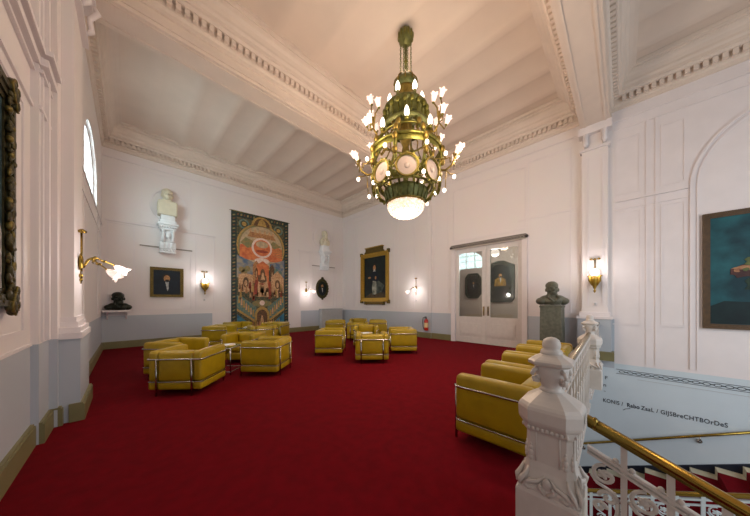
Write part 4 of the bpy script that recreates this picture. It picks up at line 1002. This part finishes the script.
for k in range(6):                                   # flame bulbs on the corona
    an = PI / 3 * k + math.radians(10); c, s_ = math.cos(an), math.sin(an)
    a = MB(); a.lathe([(0.03, 5.14), (0.05, 5.17), (0.03, 5.20), (0.028, 5.27)], BRONZE, 10, T(0.31 * c, 0.31 * s_, 0)); h = a.build('candle_holder', t)
    g = MB(); g.lathe([(0.02, 5.26), (0.045, 5.31), (0.047, 5.35), (0.03, 5.41), (0.006, 5.46)], BULB, 10, T(0.31 * c, 0.31 * s_, 0)); g.build('flame_bulb', h)
    an += PI / 6; c, s_ = math.cos(an), math.sin(an)
    g = MB(); g.lathe([(0.02, 4.62), (0.045, 4.67), (0.045, 4.72), (0.03, 4.78), (0.006, 4.82)], BULB, 10, T(0.50 * c, 0.50 * s_, 0)); g.lathe([(0.04, 4.56), (0.05, 4.60), (0.02, 4.63)], BRONZE, 10, T(0.50 * c, 0.50 * s_, 0)); g.build('flame_bulb', t)
for k in range(5):
    an = 2 * PI * k / 5 + 0.4; point('chandelier_light', t, (1.12 * math.cos(an), 1.12 * math.sin(an), 4.15), 44, WARM, 0.22)
point('chandelier_light', t, (0, 0, 2.82), 60, WARM, 0.22)
point('chandelier_light', t, (0.0, 0.0, 5.95), 6, WARM, 0.12)

# ------------------------------------------------------------------ newel posts and railings
def newel(label, loc):
    t = thing('newel_post', label, 'newel post', loc, 0, 'white carved newel posts'); t.scale = (0.75, 0.75, 1)
    a = MB(); a.sqlathe([(0.205, 0.006, 0.0), (0.205, 0.006, 0.29), (0.198, 0.012, 0.31)], IRON); a.build('base_block', t)
    a = MB(); a.sqlathe([(0.195, 0.03, 0.308), (0.192, 0.04, 0.335), (0.175, 0.045, 0.375), (0.156, 0.04, 0.425), (0.146, 0.03, 0.47), (0.144, 0.03, 0.63), (0.150, 0.03, 0.65)], IRON)
    for k in range(4):
        R = RZ(PI / 2 * k)
        for s in (-1, 1):
            a.tube([(-0.168, s * 0.015, 0.405), (-0.186, s * 0.06, 0.37), (-0.192, s * 0.11, 0.36), (-0.190, s * 0.15, 0.335), (-0.192, s * 0.12, 0.318), (-0.194, s * 0.08, 0.33)], 0.014, IRON, 6, R, rads=[0.006, 0.013, 0.016, 0.016, 0.012, 0.006])
            a.tube([(-0.165, s * 0.12, 0.43), (-0.18, s * 0.135, 0.39), (-0.20, s * 0.165, 0.36), (-0.198, s * 0.18, 0.325)], 0.014, IRON, 6, R, rads=[0.006, 0.014, 0.018, 0.008])
            a.tube([(-0.194, s * 0.01, 0.316), (-0.196, s * 0.05, 0.345), (-0.196, s * 0.035, 0.365)], 0.012, IRON, 6, R)
        a.ell((-0.185, 0, 0.37), (0.012, 0.03, 0.035), IRON, R, 10, 6)
        for w in (-0.11, 0.11):
            for z, r in ((0.485, 0.017), (0.51, 0.02), (0.54, 0.014), (0.562, 0.008)): a.ell((-0.146, w, z), (r * 0.7, r, r * 1.1), IRON, R, 8, 6)
        a.tube([(-0.147, -0.075, 0.47), (-0.149, -0.075, 0.64)], 0.005, IRON, 6, R); a.tube([(-0.147, 0.075, 0.47), (-0.149, 0.075, 0.64)], 0.005, IRON, 6, R)
    a.build('shaft', t)
    a = MB(); a.sqlathe([(0.150, 0.03, 0.64), (0.160, 0.035, 0.65), (0.166, 0.04, 0.672), (0.178, 0.06, 0.685), (0.196, 0.078, 0.70), (0.203, 0.085, 0.715), (0.206, 0.086, 0.775), (0.200, 0.084, 0.792), (0.185, 0.078, 0.808), (0.155, 0.064, 0.826), (0.115, 0.046, 0.848), (0.09, 0.036, 0.86), (0.076, 0.03, 0.868)], IRON)
    for k in range(4):
        for i in range(9): a.ell((-0.168, -0.12 + 0.03 * i, 0.664), (0.010, 0.013, 0.012), IRON, RZ(PI / 2 * k), 8, 5)
    a.build('cap', t)
    a = MB(); a.lathe([(0.074, 0.862), (0.084, 0.872), (0.072, 0.885), (0.066, 0.895), (0.088, 0.925), (0.108, 0.96), (0.114, 1.0), (0.112, 1.025)], IRON, 24)
    for k in range(4):
        an = PI / 2 * k + PI / 4; c, s_ = math.cos(an), math.sin(an)
        a.tube([((0.112 + 0.045 * (1 - q / 9.0) * math.cos(q * 0.75)) * c, (0.112 + 0.045 * (1 - q / 9.0) * math.cos(q * 0.75)) * s_, 0.965 + 0.045 * (1 - q / 9.0) * math.sin(q * 0.75)) for q in range(9)], 0.015, IRON, 6)
        a.tube([(0.10 * c, 0.10 * s_, 0.93), (0.14 * c, 0.14 * s_, 0.935), (0.145 * c, 0.145 * s_, 0.955)], 0.014, IRON, 6)
    a.build('vase', t)
    a = MB(); a.sqlathe([(0.115, 0.045, 1.02), (0.142, 0.055, 1.035), (0.144, 0.056, 1.05), (0.13, 0.05, 1.06), (0.088, 0.034, 1.078), (0.074, 0.03, 1.088)], IRON); a.lathe([(0.070, 1.08), (0.076, 1.095), (0.070, 1.112), (0.055, 1.118), (0.062, 1.13), (0.063, 1.15), (0.053, 1.172), (0.030, 1.185), (0.004, 1.19)], IRON, 20); a.build('finial', t)
    return t
newel('white carved newel post in the foreground at the head of the stairs', (1.80, 0.30, 0))
newel('white carved newel post farther back, in front of the right pilaster', (5.45, 0.38, 0))

def spiral(cx, cy, r, turns=1.4, a0=0.0, sg=1, n=22):
    return [(cx + r * (1 - 0.82 * i / n) * math.cos(a0 + sg * turns * 2 * PI * i / n), cy + r * (1 - 0.82 * i / n) * math.sin(a0 + sg * turns * 2 * PI * i / n)) for i in range(n + 1)]
def rail_panel(b, u0, u1, zf0, zf1, m, M, r=0.008):
    # iron scroll panel in local x,y plane between u0 and u1; zf0/zf1 bottom and top height functions
    w = u1 - u0; c = (u0 + u1) / 2; z0 = zf0(c); z1 = zf1(c); h = z1 - z0
    t3 = lambda pts: [(x, y, 0) for x, y in pts]
    R = min(w * 0.46, h * 0.2)
    b.tube(t3(spiral(c, z1 - R * 1.15, R, 1.3, PI / 2, 1)), r, m, 6, M)
    b.ell((c - R * 0.1, z1 - R * 1.1, 0), (R * 0.32, R * 0.32, 0.012), m, M, 10, 6)
    for k in range(5): q = PI * 2 * k / 5; b.ell((c - R * 0.1 + R * 0.34 * math.cos(q), z1 - R * 1.1 + R * 0.34 * math.sin(q), 0), (R * 0.17, R * 0.17, 0.01), m, M, 8, 5)
    zc = z1 - 2.4 * R
    b.tube(t3([(u0 + 0.006, zc + R * 0.9), (u0 + w * 0.25, zc + R * 0.25), (u1 - w * 0.3, zc - R * 0.1), (u1 - 0.006, zc - R * 0.8)]), r, m, 6, M)
    b.tube(t3(spiral(c + R * 0.25, zc - R * 0.9, R * 0.7, 1.2, PI, -1)), r, m, 6, M); b.tube(t3(spiral(c - R * 0.4, zc - R * 2.0, R * 0.55, 1.2, 0, 1)), r, m, 6, M)
    b.tube(t3([(c + R * 0.9, zc - R), (u1 - 0.01, zc - 2 * R), (c, z0 + R * 0.5), (u0 + 0.01, z0 + R * 0.2)]), r, m, 6, M)
    b.tube(t3(spiral(c, z0 + R * 0.8, R * 0.7, 1.2, -PI / 2, 1)), r, m, 6, M)
    for q in (0.2, 0.8): b.ell((u0 + w * q, zc + R * (0.6 - q), 0), (R * 0.2, R * 0.12, 0.012), m, M, 8, 5)
# railing between the newel posts
def landing_rail(label, p0, p1):
    d = Vector(p1) - Vector(p0)
    t = thing('landing_railing', label, 'railing', (p0[0], p0[1], 0.0), math.atan2(d.y, d.x))
    L_ = d.length; M = frame_m((0, 0, 0), (1, 0, 0), (0, 0, 1))
    a = MB(); a.rbox(0, L_, -0.024, 0.024, 0.88, 0.91, 0.012, BRASS); a.build('handrail', t)
    a = MB(); a.box(0, L_, -0.018, 0.018, 0.83, 0.86, IRON); a.box(0, L_, -0.02, 0.02, -0.27, -0.24, IRON); a.box(0, L_, -0.012, 0.012, 0.70, 0.715, IRON); a.build('iron_rails', t)
    n = max(1, round(L_ / 0.235)); w = L_ / n
    for i in range(n):
        a = MB(); rail_panel(a, i * w + 0.015, (i + 1) * w - 0.015, lambda u: -0.24, lambda u: 0.70, IRON, M)
        for q in (0.25, 0.5, 0.75): a.tube([((i + q) * w + 0.035 * math.cos(p_ * PI / 4), 0.775 + 0.05 * math.sin(p_ * PI / 4), 0) for p_ in range(8)], 0.006, IRON, 5, M, closed=True)
        a.build('scroll_panel', t)
        if i: a = MB(); a.box(i * w - 0.012, i * w + 0.012, -0.014, 0.014, -0.29, 0.85, IRON); a.build('baluster', t)
landing_rail('white iron scroll railing with brass handrail between the two newel posts', (1.955, 0.303), (5.295, 0.377))
landing_rail('short white iron railing from the far newel post to the right wall', (5.605, 0.383), (XR - 0.255, 0.40))
# descending handrail from the near newel post
t = thing('stair_railing', 'brass handrail over cream iron scrollwork descending from the near newel post', 'railing', (1.80, 0.135, 0))
SL = 0.43; LEN = 2.6
top = lambda u: 0.745 - SL * u
a = MB(); sec = [(-0.034, -0.010), (-0.034, 0.010), (-0.025, 0.026), (0, 0.033), (0.025, 0.026), (0.034, 0.010), (0.034, -0.010), (0.022, -0.016), (0.022, -0.026), (-0.022, -0.026), (-0.022, -0.016)]
vs = []; 
for u in (0.0, LEN):
    for x, z in sec: vs.append((x, -u, top(u) + z))
n = len(sec); a.add(vs, [tuple(range(n)), tuple(range(n, 2 * n))[::-1]] + [(i, n + i, n + (i + 1) % n, (i + 1) % n) for i in range(n)], BRASS, None, True)
a.ell((0, -0.03, 0.735), (0.036, 0.02, 0.036), BRASS); a.build('handrail', t)
def slant(b, dz0, dz1, hw, m):
    vs = [(x, -u, top(u) + z) for u in (0, LEN) for z in (dz0, dz1) for x in (-hw, hw)]
    b.add(vs, [(0, 1, 3, 2), (4, 6, 7, 5), (0, 2, 6, 4), (1, 5, 7, 3), (0, 4, 5, 1), (2, 3, 7, 6)], m)
a = MB(); slant(a, -0.150, -0.136, 0.016, IRON); slant(a, -0.172, -0.160, 0.022, IRON); slant(a, -0.72, -0.69, 0.02, IRON); a.build('iron_rails', t)
M = frame_m((0, 0, 0), (0, -1, 0), (0, 0, 1))
for i in range(15):
    uu = 0.142 + 0.155 * i; u0 = uu - 0.155 + (0.012 if i == 0 else 0)
    a = MB(); rail_panel(a, u0 + 0.013, uu - 0.013, lambda u: top(u) - 0.69, lambda u: top(u) - 0.178, IRON, M, 0.0095); a.build('scroll_panel', t)
    a = MB(); a.box(-0.012, 0.012, -uu - 0.012, -uu + 0.012, top(uu) - 0.80, top(uu) - 0.024, IRON); a.build('baluster', t)
    a = MB()
    for q in (-0.03, 0.0, 0.03): a.ell((0, -uu + q, top(uu - q) - 0.126), (0.014, 0.013, 0.013), IRON, None, 8, 6)
    a.build('rosette', t)
# lower flight: inner railing and wall handrail
t = thing('stair_railing', 'brass handrail over pale iron balusters on the lower stairs, behind the near railing', 'railing', (6.02, 0, 0))
zr = lambda Y: -1.865 - 0.49 * Y
a = MB(); a.tube([(0, 1.5, zr(1.5)), (0, -2.7, zr(-2.7))], 0.032, BRASS, 12); a.build('handrail', t)
M = frame_m((0, 0, 0), (0, -1, 0), (0, 0, 1))
def sl2(b, d0, d1, hw, m):
    vs = [(x, y, zr(y) + z) for y in (1.5, -2.7) for z in (d0, d1) for x in (-hw, hw)]
    b.add(vs, [(0, 1, 3, 2), (4, 6, 7, 5), (0, 2, 6, 4), (1, 5, 7, 3), (0, 4, 5, 1), (2, 3, 7, 6)], m)
a = MB(); sl2(a, -0.09, -0.06, 0.02, IRONB); sl2(a, -0.17, -0.15, 0.015, IRONB); sl2(a, -0.80, -0.77, 0.02, IRONB); a.build('iron_rails', t)
for i in range(16):
    u0 = -1.4 + 0.25 * i
    a = MB(); rail_panel(a, u0 + 0.03, u0 + 0.22, lambda u: zr(-u) - 0.77, lambda u: zr(-u) - 0.17, IRONB, M, 0.011); a.build('scroll_panel', t)
    a = MB(); a.box(-0.02, 0.02, -u0 - 0.02, -u0 + 0.02, zr(-u0) - 0.86, zr(-u0), IRONB); a.build('baluster', t)
t = thing('wall_handrail', 'brass handrail on brackets along the pale blue stair wall, under the lettering', 'handrail', (XR, 0, 0))
a = MB(); a.tube([(-0.09, 1.4, zr(1.4)), (-0.09, -3.0, zr(-3.0))], 0.026, BRASS, 12); a.build('rail', t)
for y in (0.7, -1.12, -2.6):
    a = MB(); a.tube([(-0.09, y, zr(y) - 0.02), (-0.09, y, zr(y) - 0.09), (-0.06, y, zr(y) - 0.13), (0, y, zr(y) - 0.14)], 0.013, CHROME); a.lathe([(0.045, 0), (0.045, 0.015), (0.02, 0.025)], CHROME, 14, T(0, y, zr(y) - 0.14) @ RY(-PI / 2)); a.build('bracket', t)

# ------------------------------------------------------------------ lettering on the stair wall
def letters(name, txt, size, Y, z, bold=0.0, sx=1.0):
    cu = bpy.data.curves.new(name, 'FONT'); cu.body = txt; cu.size = size; cu.extrude = 0.002; cu.offset = bold; cu.space_character = 1.08
    tmp = bpy.data.objects.new('tmp', cu); C.objects.link(tmp); bpy.context.view_layer.update()
    me = bpy.data.meshes.new_from_object(tmp.evaluated_get(bpy.context.evaluated_depsgraph_get())); bpy.data.objects.remove(tmp)
    xs = [v.co.x for v in me.vertices]; M = frame_m((XR - 0.003, Y, z), (0, -1, 0), (0, 0, 1)) @ Matrix.Diagonal((sx, 1, 1, 1))
    me.transform(M); me.materials.clear(); me.materials.append(INK)
    o = bpy.data.objects.new(name, me); C.objects.link(o)
    return o, max(xs) * sx
sgn = thing('wall_lettering', 'dark lettering line naming the hall on the pale blue stair wall', 'sign', (0, 0, 0))
Y0 = 0.335; tot = 1.80
parts = [('KONIS / ', 0.0018), ('Rabo', 0.0035), ('ZaaL / GIJSBreCHTBOrDeS', 0.0018)]
res = []
for s_, bo in parts: res.append(letters('word', s_.replace(' ', '\u00a0') if False else s_, 0.125, 0, 0, bo))
gap = 0.03; total = sum(r[1] for r in res) + gap * 2 + 0.05
for o, _ in res: bpy.data.objects.remove(o)
sx = tot / total; Y = Y0
for (s_, bo), (_, wd) in zip(parts, res):
    o, w_ = letters('word', s_.rstrip(), 0.125, Y, -1.06, bo, sx); o.parent = sgn
    Y -= (wd + gap + (0.05 if s_.endswith(' ') else 0)) * sx
a = MB(); a.tube([(XR - 0.004, -0.02, -1.16), (XR - 0.004, -0.06, -1.12), (XR - 0.004, -0.14, -1.09)], 0.006, INK, 6); a.build('swoosh', sgn)
sg2 = thing('wall_lettering', 'small dark line endings on the stair wall beside the far newel post', 'sign', (0, 0, 0))
for i, (s_, Y, z) in enumerate((('F', 0.30, -0.50), ('n', 0.33, -0.68), ('-', 0.32, -0.82))):
    o, _ = letters('letter', s_, 0.12, Y, z); o.parent = sg2

# ------------------------------------------------------------------ small fittings
t = thing('fire_extinguisher', 'red fire extinguisher with black hose hung low on the right wall', 'fire extinguisher', (XR - 0.14, 5.36, 0.30))
a = MB(); a.lathe([(0.0, 0.0), (0.07, 0.0), (0.08, 0.02), (0.08, 0.36), (0.065, 0.41), (0.03, 0.44), (0.025, 0.46)], RED, 20); a.build('cylinder', t)
a = MB(); a.lathe([(0.0815, 0.12), (0.0815, 0.30)], LABELW, 20, cap=False); a.build('label', t)
a = MB(); a.lathe([(0.03, 0.455), (0.03, 0.49), (0.02, 0.50)], BLACK, 12); a.rbox(-0.12, 0.02, -0.015, 0.015, 0.50, 0.52, 0.006, BLACK); a.rbox(-0.11, 0.02, -0.012, 0.012, 0.535, 0.55, 0.005, BLACK); a.build('valve', t)
a = MB(); a.tube([(0, 0.02, 0.48), (-0.02, 0.12, 0.50), (-0.02, 0.15, 0.38), (-0.02, 0.13, 0.15), (-0.03, 0.09, 0.05), (-0.04, 0.05, 0.03)], 0.013, BLACK, 8); a.build('hose', t)
a = MB(); a.box(0.06, 0.089, -0.03, 0.03, 0.2, 0.42, BLACK); a.build('wall_bracket', t)
t = thing('radiator_cabinet', 'grey radiator cabinet against the back wall in the far corner', 'radiator cover', (7.42, YB, 0))
RAD = mat('radiator_grey', (190, 190, 190), 0.5, noise=0.06)
a = MB(); a.box(-0.62, 0.62, -0.28, -0.04, 0.09, 1.02, RAD); a.build('casing', t)
a = MB(); a.rbox(-0.65, 0.65, -0.31, -0.03, 1.02, 1.06, 0.01, RAD); a.build('top', t)
a = MB(); a.box(-0.6, 0.6, -0.26, -0.05, 0, 0.09, NAVY); a.build('plinth', t)
a = MB()
for i in range(26): a.box(-0.56 + 0.0445 * i, -0.545 + 0.0445 * i, -0.29, -0.28, 0.16, 0.94, RAD)
a.build('grille', t)
o = MB().lathe([(0.06, 0.0), (0.06, -0.03), (0.03, -0.05), (0.004, -0.05)], WHITE, 18).build('smoke_detector'); o.location = (3.88, 8.2, ZC + 0.135); tag(o, 'small round white smoke detector on the ceiling before the tapestry', 'smoke detector')
for (lab, loc, rz) in (('small white wall socket below the gilt lamp left of the tapestry', (1.98, YB, 1.48), 0), ('small white wall socket below the lamp above the fire extinguisher', (XR, 5.92, 1.46), -PI / 2), ('small white wall socket below the lamp on the right pilaster', (XR - 0.145, 0.47, 1.36), -PI / 2)):
    t = thing('wall_socket', lab, 'socket', loc, rz, 'small sockets under the wall lamps')
    a = MB(); a.rbox(-0.04, 0.04, -0.012, 0.0, -0.04, 0.04, 0.005, WHITE); a.build('plate', t)
    a = MB(); a.lathe([(0.022, 0.0), (0.022, 0.004)], RAD, 14, T(0, -0.0125, 0) @ RX(PI / 2)); a.build('outlet', t)

t = thing('added_globe_lamp', 'added white glass globe lamp lighting the corridor behind the right door pane', 'lamp', (9.6, 3.32, 3.8))  # added lamp: lights the corridor and gives the right pane its bright spot
a = MB(); a.tube([(0, 0, 0), (0, 0, -0.45)], 0.012, BRASS); a.lathe([(0.06, 0), (0.05, -0.03), (0.012, -0.05)], BRASS, 14); a.build('pendant_rod', t)
a = MB(); a.ell((0, 0, -0.58), (0.15, 0.15, 0.14), SHADE, None, 18, 10); a.build('glass_globe', t)
point('added_globe_light', t, (0.0, 0.0, -0.95), 60, LAMPC, 0.15)
